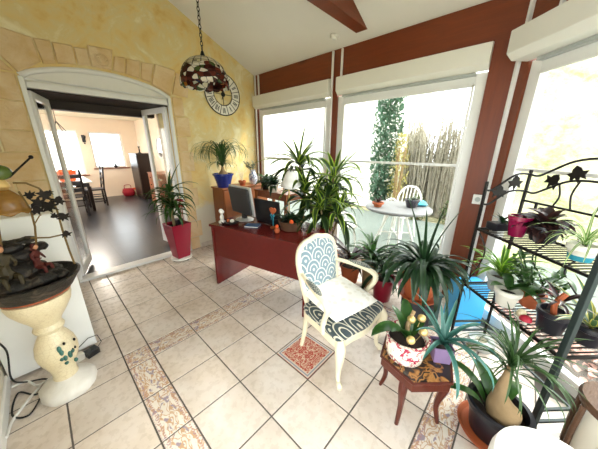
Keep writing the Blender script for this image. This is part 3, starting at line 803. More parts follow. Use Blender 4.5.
for k in range(6):
    a=math.radians(-55+U(-25,25));z=.31+U(-.07,.08);r=.100 if z>.27 else .092
    MB().ball((r*math.cos(a),r*math.sin(a),z),.011,8,5,(.6,.6,1)).build('painted_fruit',M['iron'],p,ang=80)
# ---------------------------------------------------------------- fountain
FZ=.717
p=thing('table_fountain','dark table fountain with two figurines, vine stems and an amber tulip lamp on the pedestal','fountain',(QX,QY,FZ))
MB().lathe([(.125,0),(.135,.004),(.165,.03),(.192,.075),(.21,.10),(.215,.112),(.203,.118),(.18,.085),(.145,.055),(.001,.05)],48).build('bowl',M['rock'],p)
MB().lathe([(.134,.001),(.153,.014),(.153,.02),(.134,.02)],40).build('copper_band',M['terracotta'],p)
rk=MB()
for (x,y,z,r,sx,sz) in [(-.07,.03,.11,.09,1.2,1.),(-.10,.06,.19,.075,1.1,1),(.0,.05,.12,.07,1.2,.8),(.07,.02,.10,.06,1.1,.7),(.03,-.05,.09,.06,1.3,.6),(-.06,-.07,.09,.065,1.2,.6),(-.02,.07,.21,.055,1.2,.8),(-.12,-.02,.13,.06,1,1.1),(-.06,.06,.26,.05,1.5,.6),(.04,.07,.24,.04,1.6,.6),(-.14,.05,.24,.06,1.2,.8),(-.17,.02,.17,.06,.8,1.2),(.0,.08,.285,.035,1.9,.5),(.11,-.03,.085,.045,1,.6)]:
    rk.ball((x,y,z*1.06+.01),r*1.1,14,9,(sx,1,sz))
ro=rk.build('rock_sculpture',M['rock'],p)
tex=bpy.data.textures.new('rough','CLOUDS');tex.noise_scale=.03
m=ro.modifiers.new('s','SUBSURF');m.levels=1;m.render_levels=1
m=ro.modifiers.new('d','DISPLACE');m.texture=tex;m.strength=.028
def figure(name,loc,rz,sc,dress,parent,instr=False):
    """small seated figure, grown as one skinned body"""
    V=[(0,0,0),(0,.005,.05),(0,0,.10),(0,-.005,.125),(0,-.012,.15),
       (.028,0,.105),(.04,-.012,.07),(.022,-.04,.06),(-.028,0,.105),(-.04,-.012,.07),(-.01,-.045,.072),
       (.018,-.01,0),(.024,-.06,.012),(.022,-.065,-.045),(.022,-.082,-.05),(-.018,-.01,0),(-.03,-.058,.01),(-.028,-.06,-.045),(-.028,-.078,-.05)]
    E=[(0,1),(1,2),(2,3),(3,4),(2,5),(5,6),(6,7),(2,8),(8,9),(9,10),(0,11),(11,12),(12,13),(13,14),(0,15),(15,16),(16,17),(17,18)]
    Rr=[.024,.02,.021,.008,.017,.010,.008,.005,.010,.008,.005,.015,.012,.008,.005,.015,.012,.008,.005]
    me=bpy.data.meshes.new(name);me.from_pydata(V,E,[]);me.materials.append(dress)
    o=bpy.data.objects.new(name,me);C.objects.link(o);o.parent=parent;o.location=loc;o.rotation_euler=(0,0,rz);o.scale=(sc,)*3
    m=o.modifiers.new('k','SKIN')
    for i,v in enumerate(me.skin_vertices[0].data): v.radius=(Rr[i],Rr[i]);v.use_root=(i==0)
    m=o.modifiers.new('s','SUBSURF');m.levels=1;m.render_levels=1
    hd=MB();hd.ball((0,-.014,.153),.0165,12,8,(.9,1,1.15));hd.ball((0,-.031,.152),.004,6,4)
    hd.build('head',M['skin'],o)
    hr=MB();hr.ball((0,-.006,.160),.018,12,8,(1,1,1.05));hr.ball((0,.008,.14),.012,8,6,(1,.7,1.5));hr.build('hair',M['hair'],o)
    return o
f1=figure('figurine',(-.07,-.055,.165),.35,1.05,M['figure_dress'],p);f1['label']='figurine with red hair seated at the left'
f2_=figure('figurine',(.045,.0,.165),.9,.8,M['hair'],p);f2_['label']='smaller seated figurine at the right'
ws=MB();ws.lathe([(.001,.066),(.12,.064),(.19,.073)],24,cap0=False,cap1=False);
# vine stems: one at the right end, one at the left, meeting in an arch
def loc_(x,y,z): return (x-QX,y-QY,z-FZ)
st=MB()
st.tube([loc_(.05,.76,.86),loc_(.045,.77,.95),loc_(.042,.78,1.08),loc_(.045,.78,1.20),loc_(.03,.78,1.27),loc_(-.0,.78,1.33),loc_(-.04,.78,1.36),loc_(-.085,.78,1.365)],.0055,6)
st.tube([loc_(-.10,.83,.93),loc_(-.075,.80,1.03),loc_(-.06,.79,1.12),loc_(-.055,.78,1.22),loc_(-.075,.78,1.32)],.005,6)
st.tube([loc_(-.24,.82,.93),loc_(-.20,.80,1.04),loc_(-.185,.79,1.15),loc_(-.17,.78,1.27),loc_(-.11,.78,1.35)],.005,6)
st.tube([loc_(.04,.78,1.05),loc_(-.02,.785,1.045),loc_(-.09,.79,1.06)],.0045,6)
st.tube([loc_(-.055,.78,1.14),loc_(-.03,.77,1.18),loc_(-.022,.77,1.185)],.003,5)
st.build('vine_stem',M['bronze'],p)['label']='thin bronze vine stems arching over the bowl'
def ivyplate(c,sz,a,yaw):
    P=[(0,-.9),(.2,-.3),(.7,-.6),(.6,-.1),(1.,.25),(.45,.3),(.4,.65),(0,1),(-.4,.65),(-.45,.3),(-1.,.25),(-.6,-.1),(-.7,-.6),(-.2,-.3)]
    P=[(sz*(px*math.cos(a)-py*math.sin(a)),sz*(px*math.sin(a)+py*math.cos(a))) for px,py in P]
    m=MB();m.prism(P,-.0015,.0015,Matrix.Translation(c)@Matrix.Rotation(yaw,4,'Z')@Matrix.Rotation(PI/2+.3,4,'X'));return m
for (x,z,q_,a) in [(.052,1.05,.020,0),(.065,1.155,.024,.5),(.03,1.17,.016,2.),(.06,1.25,.024,-.4),(.02,1.225,.032,.9),(-.015,1.25,.030,2.2),(.01,1.29,.026,-1.2),(-.03,1.21,.024,.2),(.035,1.30,.015,1.),(-.04,1.30,.02,3.)]:
    ivyplate(loc_(x,.768,z),q_*1.45,a,U(-.4,.4)).build('metal_leaf',M['iron'],p,smooth=False)
# amber tulip lamp
tp=MB();
def tul(a,r,z,i): return (r*(1+.05*math.cos(6*a)*(1 if i>3 else .3)),z+(.008*math.cos(6*a) if i>5 else 0))
tp.lathe([(.018,.0),(.03,-.012),(.048,-.035),(.056,-.06),(.058,-.085),(.062,-.105),(.072,-.118)],36,cap0=True,cap1=False,fn=tul,c=loc_(-.125,.78,1.33))
tp.build('lamp_shade',M['amber'],p,solid=.003,ang=80)['label']='amber tulip glass shade'
MB().lathe([(.016,.05),(.024,.035),(.03,.015),(.02,0),(.012,-.004)],16,c=loc_(-.125,.78,1.335)).build('lamp_holder',M['gold'],p)
gb=MB();gb.ball(loc_(-.115,.78,1.42),.042,16,10,(1,1,.9));gb.build('green_glass_bud',M['greenglass'],p)['label']='green glass bud'
br=MB();br.tube([loc_(-.09,.78,1.395),loc_(-.045,.78,1.44),loc_(.005,.78,1.49)],[.006,.005,.005],6);br.ball(loc_(.008,.78,1.493),.010,8,6);br.build('rod',M['iron'],p)
# cables and adapter
def cable(name,pts,r,mat,label):
    P=[];
    for i in range(len(pts)-1):
        p0=Vector(pts[max(0,i-1)]);p1=Vector(pts[i]);p2=Vector(pts[i+1]);p3=Vector(pts[min(len(pts)-1,i+2)])
        for k in range(6):
            t=k/6;P.append(.5*((2*p1)+(p2-p0)*t+(2*p0-5*p1+4*p2-p3)*t*t+(3*p1-p0-3*p2+p3)*t**3))
    P.append(Vector(pts[-1]));o=MB().tube(P,r,6).build(name,mat);return tag(o,label,'cable')
fc=cable('power_cord',[(-.405,1.08,.40),(-.37,1.07,.28),(-.385,1.0,.12),(-.35,1.03,.03),(-.26,1.0,.006),(-.235,.93,.006),(-.30,.88,.006),(-.38,.98,.006),(-.40,.80,.006),(-.33,.73,.006),(-.27,.84,.02)],.005,M['black_cable'],None)
fc.parent=p;fc.location=(-QX,-QY,-FZ);fc['label']='thin black cord coiled on the floor';del fc['category']
cable('extension_lead',[(-.41,.62,.03),(-.40,.74,.008),(-.36,.82,.008),(-.31,.90,.008),(-.255,.96,.009)],.008,M['bluewhite_cable'],'thick white cord running from the left wall towards the pedestal')
cable('extension_lead',[(-.405,1.04,.03),(-.34,1.04,.02),(-.29,.95,.016),(-.235,.96,.016)],.007,M['bluewhite_cable'],'short white cord below the black cord at the cabinet')
p=thing('power_adapter','small black power adapter with a white label tag beside the pedestal foot','adapter',(.0,1.035,0),.35)
MB().box((-.035,-.035,0),(.045,.03,.05)).build('body',M['black_plastic'],p,smooth=False,bevel=.005)
MB().box((-.10,.0,.002),(-.037,.045,.055)).build('label_tag',M['whitepot'],p,smooth=False,bevel=.002)
MB().tube([(.045,0,.03),(.08,.0,.06),(.085,.05,.10),(.03,.06,.11),(-.06,.06,.07),(-.10,.05,.03)],.003,5).build('lead',M['black_cable'],p)
# ---------------------------------------------------------------- tall burgundy planter with dracaena
PLX,PLY=1.19,2.27
p=thing('potted_dracaena','dracaena in a tall tapered burgundy planter on a white caster plate beside the arch','plant',(PLX,PLY,0),.12)
MB().lathe([(.135,.028),(.142,.032),(.142,.05),(.13,.055)],32).build('caster_plate',M['white_paint'],p)
for k in range(3):
    a=2*PI*k/3+.9;MB().lathe([(.001,0),(.016,.001),(.02,.014),(.016,.028)],12,c=(.10*math.cos(a),.10*math.sin(a),0)).build('caster',M['black_plastic'],p)
q=MB();a0,a1,z0,z1,t=.088,.137,.055,.555,.012
vs=[(-a0,-a0,z0),(a0,-a0,z0),(a0,a0,z0),(-a0,a0,z0),(-a1,-a1,z1),(a1,-a1,z1),(a1,a1,z1),(-a1,a1,z1)]
b1=a1-t;vs+=[(-b1,-b1,z1),(b1,-b1,z1),(b1,b1,z1),(-b1,b1,z1),(-b1,-b1,z1-.05),(b1,-b1,z1-.05),(b1,b1,z1-.05),(-b1,b1,z1-.05)]
q.add(vs,[(0,3,2,1)]+[(i,(i+1)%4,4+(i+1)%4,4+i) for i in range(4)]+[(4+i,4+(i+1)%4,8+(i+1)%4,8+i) for i in range(4)]+[(8+i,8+(i+1)%4,12+(i+1)%4,12+i) for i in range(4)])
q.build('planter',M['burgundy'],p,smooth=False,bevel=.006)
MB().box((-b1+.002,-b1+.002,.49),(b1-.002,b1-.002,.508)).build('soil',M['soil'],p,smooth=False)
MB().box((.02,.0,.508),(.10,.09,.60)).build('inner_pot',M['blackpot'],p,smooth=False,bevel=.008)
st=MB();st.tube([(-.03,0,.5),(-.035,0,.75),(-.03,.0,1.0)],[.013,.011,.009],8);st.tube([(-.06,-.03,.5),(-.07,-.04,.68),(-.06,-.05,.82)],.009,7);st.build('stem',M['cane'],p)
org=(PLX,PLY,0);lv=MB()
for z in (.66,.74,.82,.90,.98): rosette(lv,org,(-.03,0,z),11,(.30,.44),(.034,.048),(.3,1.1),(1.3,2.7),'lance',10)
rosette(lv,org,(-.06,-.05,.8),10,(.26,.36),(.03,.04),(.2,.9),(1.0,2.0),'lance')
lv.leaf((-.03,0,1.0),-.2,1.25,.42,.055,.35,8,.2,'lance',org);lv.leaf((-.03,0,1.0),.6,1.35,.30,.04,.3,8,.2,'lance',org)
lv.build('foliage',M['L_mid'],p,ang=80)
sk=MB();sk.tube([(.055,-.04,.5),(.058,-.05,.86)],.006,6);sk.tube([(.085,-.03,.5),(.088,-.03,.78)],.006,6);sk.build('stake',M['orangewood'],p)
rf=MB();rosette(rf,org,(.07,-.05,.86),8,(.07,.10),(.03,.04),(-.1,.5),(.3,.8),'lance');rosette(rf,org,(.03,-.07,.80),6,(.06,.09),(.03,.035),(-.1,.5),(.3,.8),'lance')
rf.build('red_bract',M['redflower'],p,ang=80)
# ---------------------------------------------------------------- cabinets by the windows
p=thing('wooden_cabinet','orange wooden cabinet in the corner carrying a cobalt blue pot','cabinet',(2.29,2.28,0))
MB().box((-.43,-.15,.05),(.43,.17,.95)).build('body',M['orangewood'],p,smooth=False,bevel=.004)
MB().box((-.45,-.17,.952),(.45,.18,.975)).build('top',M['orangewood'],p,smooth=False,bevel=.004)
for s in (-1,1):
    dd=MB();dd.box((.006 if s>0 else -.42,-.168,.08),(.42 if s>0 else -.006,-.152,.93));do=dd.build('door',M['orangewood'],p,smooth=False,bevel=.004)
    MB().ball((.04*s,-.18,.55),.013,10,6).build('knob',M['gold'],do)
MB().box((-.41,-.13,0),(.41,.15,.05)).build('plinth',M['orangewood'],p,smooth=False)
p=thing('console_table','orange wooden console table under the first window behind the screens','table',(2.47,1.55,0))
MB().box((-.2,-.36,.92),(.2,.36,.945)).build('tabletop',M['orangewood'],p,smooth=False,bevel=.004)
for sx in (-1,1):
    for sy in (-1,1): MB().box((.175*sx-.02,.33*sy-.02,0),(.175*sx+.02,.33*sy+.02,.92)).build('leg',M['orangewood'],p,smooth=False,bevel=.003)
MB().box((-.17,-.33,.84),(.17,.33,.918)).build('apron',M['orangewood'],p,smooth=False)
# blue pot with ponytail palm
BX,BY,BZ=1.95,2.24,.976
p=thing('potted_ponytail_palm','arching ponytail palm in a cobalt blue pot on the corner cabinet','plant',(BX,BY,BZ))
pot(p,.095,.145,.21,M['blueglaze'],.012)
MB().lathe([(.001,.16),(.06,.17),(.075,.20),(.055,.225),(.035,.25),(.022,.28),(.018,.31)],20).build('caudex',M['trunk'],p)
lv=MB();org=(BX,BY,BZ)
rosette(lv,org,(0,0,.30),80,(.55,.85),(.014,.020),(1.15,1.56),(3.2,4.1),'grass',16,.15,side=.4,pw=1.8)
rosette(lv,org,(0,0,.30),34,(.26,.40),(.012,.018),(.8,1.4),(2.2,3.2),'grass',10,.15)
lv.build('foliage',M['L_palm'],p,ang=80)
# blue-white vase with twigs
p=thing('vase','blue and white porcelain vase holding grey-green twigs on the corner cabinet','vase',(2.50,2.23,.976))
MB().lathe([(.05,0),(.055,.01),(.07,.06),(.075,.12),(.06,.17),(.04,.20),(.045,.225),(.052,.235),(.045,.235),(.036,.205)],32,cap1=False).build('body',M['delft'],p)
lv=MB();
for k in range(9):
    a=U(2.2,4.6);L=U(.16,.26);e=U(.6,1.3);base=Vector((0,0,.2));tip=base+Vector((math.cos(a)*math.cos(e),math.sin(a)*math.cos(e)*.6,math.sin(e)))*L
    lv.tube([base,tip],.003,5)
    for q in range(9): lv.leaf(base.lerp(tip,.4+.6*q/9),U(0,6.28),U(.2,1),.06,.016,.4,4,.1,'lance',clamp=False)
lv.build('twigs',M['L_grey'],p,ang=80)
p=thing('potted_twig_plant','pale dry twig plant in a small clay pot between the blue pot and the vase','plant',(2.26,2.20,.976))
pot(p,.04,.055,.08,M['terracotta'],.006)
tw=MB()
for k in range(14):
    a=U(0,6.28);r=U(.05,.16);tw.tube([(0,0,.06),(r*.3*math.cos(a),r*.3*math.sin(a),.18),(r*math.cos(a),r*.6*math.sin(a),U(.2,.32))],.0028,5)
tw.build('twigs',M['crackle'],p)
# pots on the console
p=thing('potted_plant','low dark-leaved plant in a white pot on the wooden console behind the laptop','plant',(2.31,1.50,.946))
pot(p,.06,.075,.11,M['whitepot'],.006)
lv=MB();rosette(lv,(2.31,1.5,.946),(0,0,.10),46,(.16,.28),(.035,.05),(.0,1.3),(.8,2.0),'lance',6);lv.build('foliage',M['L_dark'],p,ang=80)
p=thing('potted_plant','bushy green plant on the wooden console nearest the yellow wall','plant',(2.40,1.76,.946))
pot(p,.06,.08,.12,M['blackpot'],.006)
lv=MB();rosette(lv,(2.40,1.76,.946),(0,0,.11),44,(.14,.28),(.03,.045),(.0,1.3),(.6,1.8),'lance',6);lv.build('foliage',M['L_mid'],p,ang=80)
# ---------------------------------------------------------------- desk
DA=math.atan2(-.975,.22)
def dk(u,v,z=.752): # desk coordinates -> world
    return (1.2+.22*u+.975*v,1.285-.975*u+.22*v,z)
p=thing('desk','mahogany red office desk with panel ends and a hanging front panel','desk',(1.2,1.285,0),DA)
DL=1.20;DD=.62
MB().box((-.015,-.015,.722),(DL+.015,DD,.75)).build('desktop',M['mahog'],p,smooth=False,bevel=.004)
MB().box((0,0,0),(.028,DD-.02,.721)).build('end_panel',M['mahog'],p,smooth=False,bevel=.003)
MB().box((DL-.028,0,0),(DL,DD-.02,.721)).build('end_panel',M['mahog'],p,smooth=False,bevel=.003)
MB().box((.029,.012,.375),(DL-.029,.032,.72)).build('front_panel',M['mahog'],p,smooth=False,bevel=.002)
# monitor (back towards the room)
x,y,z=dk(.21,.32);p=thing('computer_monitor','flat computer monitor with silver edge seen from behind at the left of the desk','monitor',(x,y,z),DA-.22)
MB().lathe([(.001,0),(.115,.0),(.12,.006),(.10,.016),(.03,.022)],32,fn=lambda a,r,zz,i:(r*(1 if abs(math.sin(a))<.5 else .9),zz)).build('base',M['silver'],p)
MB().box((-.03,-.02,.02),(.03,.02,.16)).build('neck',M['black_plastic'],p,smooth=False,bevel=.006)
T_=Matrix.Rotation(.14,4,'X')@Matrix.Translation((0,0,.0))
mm=MB();mm.box((-.205,-.0,.07),(.205,.022,.40),0,T_);mm.build('bezel',M['silver'],p,smooth=False,bevel=.005)
mm=MB();mm.box((-.185,-.032,.085),(.185,-.001,.385),0,T_);mm.build('back_cover',M['screen_back'],p,smooth=False,bevel=.012)
mm=MB();mm.box((-.185,.0222,.09),(.185,.0245,.38),0,T_);mm.build('screen',M['black_plastic'],p,smooth=False)
# second screen
x,y,z=dk(.55,.34);p=thing('laptop','black laptop standing open with its lid turned to the room','laptop',(x,y,z),DA-.12)
MB().box((-.19,.0,.0),(.19,.24,.018)).build('keyboard_base',M['black_plastic'],p,smooth=False,bevel=.004)
mm=MB();mm.box((-.19,-.014,.018),(.19,-.002,.275),0,Matrix.Rotation(.10,4,'X'));mm.build('lid',M['black_plastic'],p,smooth=False,bevel=.006)
# bust
x,y,z=dk(.075,.10);p=thing('bust_figurine','small white plaster bust on the left end of the desk','figurine',(x,y,z),-2.3)
MB().lathe([(.038,0),(.04,.006),(.036,.02),(.022,.026),(.018,.036),(.022,.042)],20).build('socle',M['white_plaster'],p)
bb=MB();bb.ball((0,0,.062),.03,16,10,(1.25,.75,.9));bb.tube([(0,0,.07),(0,.003,.105)],[.015,.012],10);bb.ball((0,.005,.125),.024,16,12,(.82,1,1.15));bb.ball((0,.03,.122),.0045,6,5);bb.ball((0,-.004,.135),.025,14,10,(.9,1,1));bb.ball((.019,.002,.122),.005,6,5);bb.ball((-.019,.002,.122),.005,6,5);bb.ball((0,.026,.112),.005,8,5,(1.4,.5,.5))
bb.build('bust',M['white_plaster'],p,ang=80)
# pencil tray/dish left of monitor
x,y,z=dk(.18,.12);p=thing('desk_tray','low dark oval tray with small things in front of the monitor','tray',(x,y,z),DA)
MB().lathe([(.001,.0),(.075,.0),(.09,.02),(.084,.02),(.07,.008),(.001,.008)],32,fn=lambda a,r,zz,i:(r*(1.1 if abs(math.cos(a))>.6 else .85),zz)).build('dish',M['black_plastic'],p)
MB().ball((.02,.01,.03),.024,12,8,(1,1,.8)).build('pebble',M['whitepot'],p);MB().ball((-.03,.0,.028),.02,12,8).build('pebble',M['terracotta'],p)
x,y,z=dk(.46,.17);p=thing('notebook','blue notebook lying on the desk in front of the black laptop','notebook',(x,y,z),DA+.35)
MB().box((-.075,-.055,0),(.075,.055,.004)).build('back_cover',M['blue_pad'],p,smooth=False);MB().box((-.072,-.053,.004),(.072,.053,.012)).build('pages',M['whitepot'],p,smooth=False);MB().box((-.075,-.055,.012),(.075,.055,.016)).build('front_cover',M['blue_pad'],p,smooth=False,bevel=.002)
# heart pick
x,y,z=dk(.68,.24)
p=thing('heart_ornament','orange heart on a teal ribboned stick standing on the desk','ornament',(x,y,z),DA-.2)
MB().lathe([(.03,0),(.032,.01),(.01,.02),(.004,.022)],16).build('foot',M['orangewood'],p)
MB().tube([(0,0,.02),(0,0,.15)],.005,8).build('stick',M['teal'],p)
hp=[]
for k in range(28):
    t=2*PI*k/28;hp.append((.0028*16*math.sin(t)**3,.0028*(13*math.cos(t)-5*math.cos(2*t)-2*math.cos(3*t)-math.cos(4*t))))
hh=MB();hh.prism(hp,-.008,.008,Matrix.Translation((0,0,.185))@Matrix.Rotation(PI/2,4,'X'));hh.build('heart',M['terracotta'],p,smooth=False,bevel=.004)
rb=MB()
for s in (-1,1): rb.tube([(0,-.006,.135),(.02*s,-.01,.15),(.03*s,-.008,.135),(.012*s,-.008,.12),(.02*s,-.01,.085)],[.004,.008,.008,.006,.004],6,sq=.4)
rb.build('ribbon',M['teal'],p)
# planted basket on the desk end
x,y,z=dk(.86,.30);p=thing('planted_basket','dark wicker basket of small green plants on the near end of the desk','plant',(x,y,z))
MB().lathe([(.09,0),(.10,.004),(.125,.09),(.13,.10),(.118,.10),(.105,.06)],28,cap1=False).build('basket',M['wicker'],p);soil(.112,.08).build('soil',M['soil'],p)
lv=MB();rosette(lv,(x,y,z),(0,0,.085),40,(.10,.2),(.03,.05),(.1,1.3),(.5,1.6),'lance',6);rosette(lv,(x,y,z),(.05,-.03,.085),20,(.10,.2),(.03,.05),(-.1,1.0),(.6,1.8),'lance',6)
lv.build('foliage',M['L_dark'],p,ang=80)
MB().ball((-.07,-.08,.11),.022,10,7).build('ornament_ball',M['orange'],p)
x,y,z=dk(.80,.14);p=thing('toy_figure','small orange and brown ornament figure in front of the planted basket','figurine',(x,y,z))
MB().lathe([(.02,0),(.026,.02),(.02,.045),(.012,.05)],14).build('body',M['terracotta'],p);MB().ball((0,0,.065),.018,12,8).build('head',M['orange'],p)
# lamp with opal shade
x,y,z=dk(.70,.52);p=thing('table_lamp','table lamp with a white opal glass shade among the dracaena leaves','lamp',(x,y,z))
MB().lathe([(.07,0),(.072,.012),(.03,.025),(.012,.04)],24).build('base',M['gold'],p)
MB().tube([(0,0,.03),(0,0,.40),(.02,-.01,.50)],.008,8).build('stem',M['gold'],p)
sh=MB();sh.lathe([(.02,.07),(.04,.06),(.058,.03),(.07,-.01),(.085,-.05),(.112,-.085)],32,cap0=True,cap1=False);so_=sh.build('lamp_shade',M['opal'],p,solid=.003);so_.location=(.02,-.01,.50);so_.rotation_euler=(.25,-.30,0)
# ---------------------------------------------------------------- big variegated dracaena behind the desk
GX,GY=2.30,.50
p=thing('potted_dracaena','tall lime-edged dracaena with three crowns standing behind the desk','plant',(GX,GY,0))
pot(p,.12,.16,.30,M['terracotta'],.014)
heads=[((-.15,.33,1.36),(.36,.46),9,1),((-.06,-.10,1.24),(.36,.46),10,0),((-.24,.16,1.06),(.34,.46),9,0),((-.04,-.04,1.0),(.34,.46),9,0),((-.26,-.10,.92),(.34,.46),9,0),((-.10,-.22,.84),(.3,.42),8,0)]
cn=MB();lv=MB();dk_=MB();org=(GX,GY,0)
for (hx,hy,hz),L,n,tp_ in heads:
    cn.tube([(hx*.1,hy*.1,.26),(hx*.5,hy*.5,.26+(hz-.26)*.5),(hx,hy,hz)],[.017,.014,.011],8)
    rosette(lv,org,(hx,hy,hz),n+2,(L[0]*1.1,L[1]*1.15),(.060,.080),(.3,1.1),(1.2,2.6),'lance',11,.16,side=.5)
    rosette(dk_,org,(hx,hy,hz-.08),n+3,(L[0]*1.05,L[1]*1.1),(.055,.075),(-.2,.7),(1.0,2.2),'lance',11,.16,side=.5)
    rosette(lv,org,(hx,hy,hz),4,(L[0]*.8,L[1]*.85),(.05,.06),(1.0,1.5),(.2,.7),'lance',8,.18)
lv.leaf((-.15,.33,1.36),-1.2,1.45,.50,.075,.12,9,.16,'lance',org);lv.leaf((-.15,.33,1.36),2.3,1.0,.56,.06,.25,9,.16,'lance',org);lv.leaf((-.15,.33,1.36),-.7,1.15,.46,.06,.3,9,.16,'lance',org);lv.leaf((-.06,-.1,1.24),-.8,.95,.46,.075,.3,9,.16,'lance',org);lv.leaf((-.06,-.1,1.24),-1.3,.5,.50,.06,.35,9,.16,'lance',org);lv.leaf((-.15,.33,1.36),2.6,.4,.62,.055,1.0,10,.16,'lance',org)
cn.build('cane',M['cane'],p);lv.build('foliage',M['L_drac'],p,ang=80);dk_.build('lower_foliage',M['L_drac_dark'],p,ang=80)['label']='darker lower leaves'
# ---------------------------------------------------------------- plants on the floor by the middle window
p=thing('potted_bromeliad','maroon-leaved plant in a brown pot on the floor behind the armchair','plant',(2.36,.17,0))
pot(p,.09,.12,.22,M['terracotta']);lv=MB();rosette(lv,(2.36,.17,0),(0,0,.22),26,(.34,.52),(.04,.055),(.7,1.45),(.8,2.2),'strap',8);lv.build('foliage',M['L_brown'],p,ang=80)
p=thing('potted_plant','leafy plant in a brown pot on the floor by the middle window frame','plant',(2.42,-.06,0))
pot(p,.08,.105,.32,M['trunk']);lv=MB();rosette(lv,(2.42,-.06,0),(0,0,.32),24,(.32,.54),(.04,.055),(.7,1.4),(1.0,2.5),'strap',9);lv.build('foliage',M['L_mid'],p,ang=80)
p=thing('potted_plant','dark strap-leaved plant with pink blossoms in a burgundy pot near the middle window','plant',(2.28,-.28,0))
pot(p,.085,.11,.26,M['burgundy']);lv=MB();rosette(lv,(2.28,-.28,0),(0,0,.25),30,(.34,.54),(.042,.056),(.6,1.4),(1.4,2.8),'strap',9);lv.build('foliage',M['L_dark'],p,ang=80)
fl_=MB();st=MB();st.tube([(0,0,.25),(-.03,-.12,.42),(-.05,-.19,.34)],.004,6);st.build('flower_stalk',M['L_mid'],p)
for k in range(7): fl_.leaf((-.05,-.19,.34-.012*k),U(0,6.28),-.9,.07,.02,.5,5,.2,'lance',clamp=False)
fl_.build('blossom',M['pink'],p,ang=80)
# ---------------------------------------------------------------- armchair
AZ=math.radians(-5)
p=thing('armchair','cream carved armchair with blue damask upholstery facing the red tile','armchair',(1.37,-.33,0),AZ)
def leg(pts,rs): MB().tube(pts,rs,10).build('leg',M['cream_lacquer'],p)
def sm(P,n=5):
    P=[Vector(q) for q in P];o=[]
    for i in range(len(P)-1):
        p0=P[max(0,i-1)];p1=P[i];p2=P[i+1];p3=P[min(len(P)-1,i+2)]
        for k in range(n):
            t=k/n;o.append(.5*((2*p1)+(p2-p0)*t+(2*p0-5*p1+4*p2-p3)*t*t+(3*p1-p0-3*p2+p3)*t**3))
    o.append(P[-1]);return o
def smr(R,n=5):
    o=[]
    for i in range(len(R)-1):
        for k in range(n):o.append(R[i]+(R[i+1]-R[i])*k/n)
    return o+[R[-1]]
for s in (-1,1):
    leg(sm([(.235*s,-.185,.375),(.262*s,-.215,.32),(.258*s,-.212,.24),(.240*s,-.195,.13),(.243*s,-.20,.045),(.255*s,-.222,.022),(.255*s,-.228,.0)]),smr([.030,.036,.030,.020,.015,.021,.016]))
    leg(sm([(.18*s,.17,.375),(.185*s,.18,.25),(.187*s,.20,.12),(.19*s,.225,0)]),smr([.026,.022,.018,.015]))
def seat_outline(k=1.0):
    P=[]
    for (x,y) in [(-.205,.19),(-.245,.0),(-.272,-.16),(-.255,-.215),(-.16,-.225),(0,-.25),(.16,-.225),(.255,-.215),(.272,-.16),(.245,0),(.205,.19),(0,.205)]: P.append((x*k,y*k))
    P3=[Vector((x,y,0)) for x,y in P];n=len(P3);o=[]
    for i in range(n):
        p0,p1,p2,p3=P3[i-1],P3[i],P3[(i+1)%n],P3[(i+2)%n]
        for q in range(4):
            t=q/4;v=.5*((2*p1)+(p2-p0)*t+(2*p0-5*p1+4*p2-p3)*t*t+(3*p1-p0-3*p2+p3)*t**3);o.append((v.x,v.y))
    return o
so1=seat_outline();MB().prism(so1,.315,.375).build('seat_rail',M['cream_lacquer'],p,bevel=.012,smooth=False)
se=MB();N_=len(so1);rings=[(1.0,.372),(1.015,.39),(1.0,.415),(.93,.430),(.7,.44),(.35,.445),(.02,.446)]
vs=[];uvs=[]
for k,z in rings:
    for (x,y) in so1: vs.append((x*k*.985,y*k*.985,z))
fs=[];fu=[]
for i in range(len(rings)-1):
    for q in range(N_):
        r=(q+1)%N_;idx=(i*N_+q,i*N_+r,(i+1)*N_+r,(i+1)*N_+q);fs.append(idx)
        fu.append([(vs[a][0]*1.6+vs[a][2]*1.2+.5,vs[a][1]*1.6-vs[a][2]*1.2+.5) for a in idx])
se.add(vs,fs,fu);se.build('seat',M['damask_seat'],p,ang=80)
# back
tilt=Matrix.Translation((0,.185,.40))@Matrix.Rotation(-.20,4,'X')
bo=[(-.150,.0),(-.175,.06),(-.195,.2),(-.205,.34),(-.185,.43),(-.13,.475),(-.06,.490),(0,.505),(.06,.490),(.13,.475),(.185,.43),(.205,.34),(.195,.2),(.175,.06),(.150,.0),(0,-.012)]
n=len(bo);bc=[]
for i in range(n):
    P3=[Vector((bo[(i+k)%n][0],0,bo[(i+k)%n][1])) for k in (-1,0,1,2)]
    for q in range(3):
        t=q/3;bc.append(.5*((2*P3[1])+(P3[2]-P3[0])*t+(2*P3[0]-5*P3[1]+4*P3[2]-P3[3])*t*t+(3*P3[1]-P3[0]-3*P3[2]+P3[3])*t**3))
MB().tube([tilt@v for v in bc],.021,10,closed=True).build('back_frame',M['cream_lacquer'],p)
for sgn,nm in ((-1,'backrest'),(1,'back_panel')):
    bk=MB();vs=[];ringsb=[(1.0,.004),(.95,.02),(.8,.03),(.45,.036),(.02,.038)]
    cz=.25
    for k,d in ringsb:
        for v in bc: vs.append(tilt@Vector((v.x*k*.97,sgn*d*(1 if sgn<0 else .5),cz+(v.z-cz)*k*.97)))
    fs=[];fu=[];nb=len(bc);kv=[(v.x*k,cz+(v.z-cz)*k) for k,d in ringsb for v in bc]
    for i in range(len(ringsb)-1):
        for q in range(nb):
            r=(q+1)%nb;idx=(i*nb+q,i*nb+r,(i+1)*nb+r,(i+1)*nb+q);
            if sgn>0: idx=idx[::-1]
            fs.append(idx);fu.append([(kv[a][0]*2.2+.5,kv[a][1]*1.9) for a in idx])
    bk.add(vs,fs,fu);bk.build(nm,M['damask'],p,ang=80)
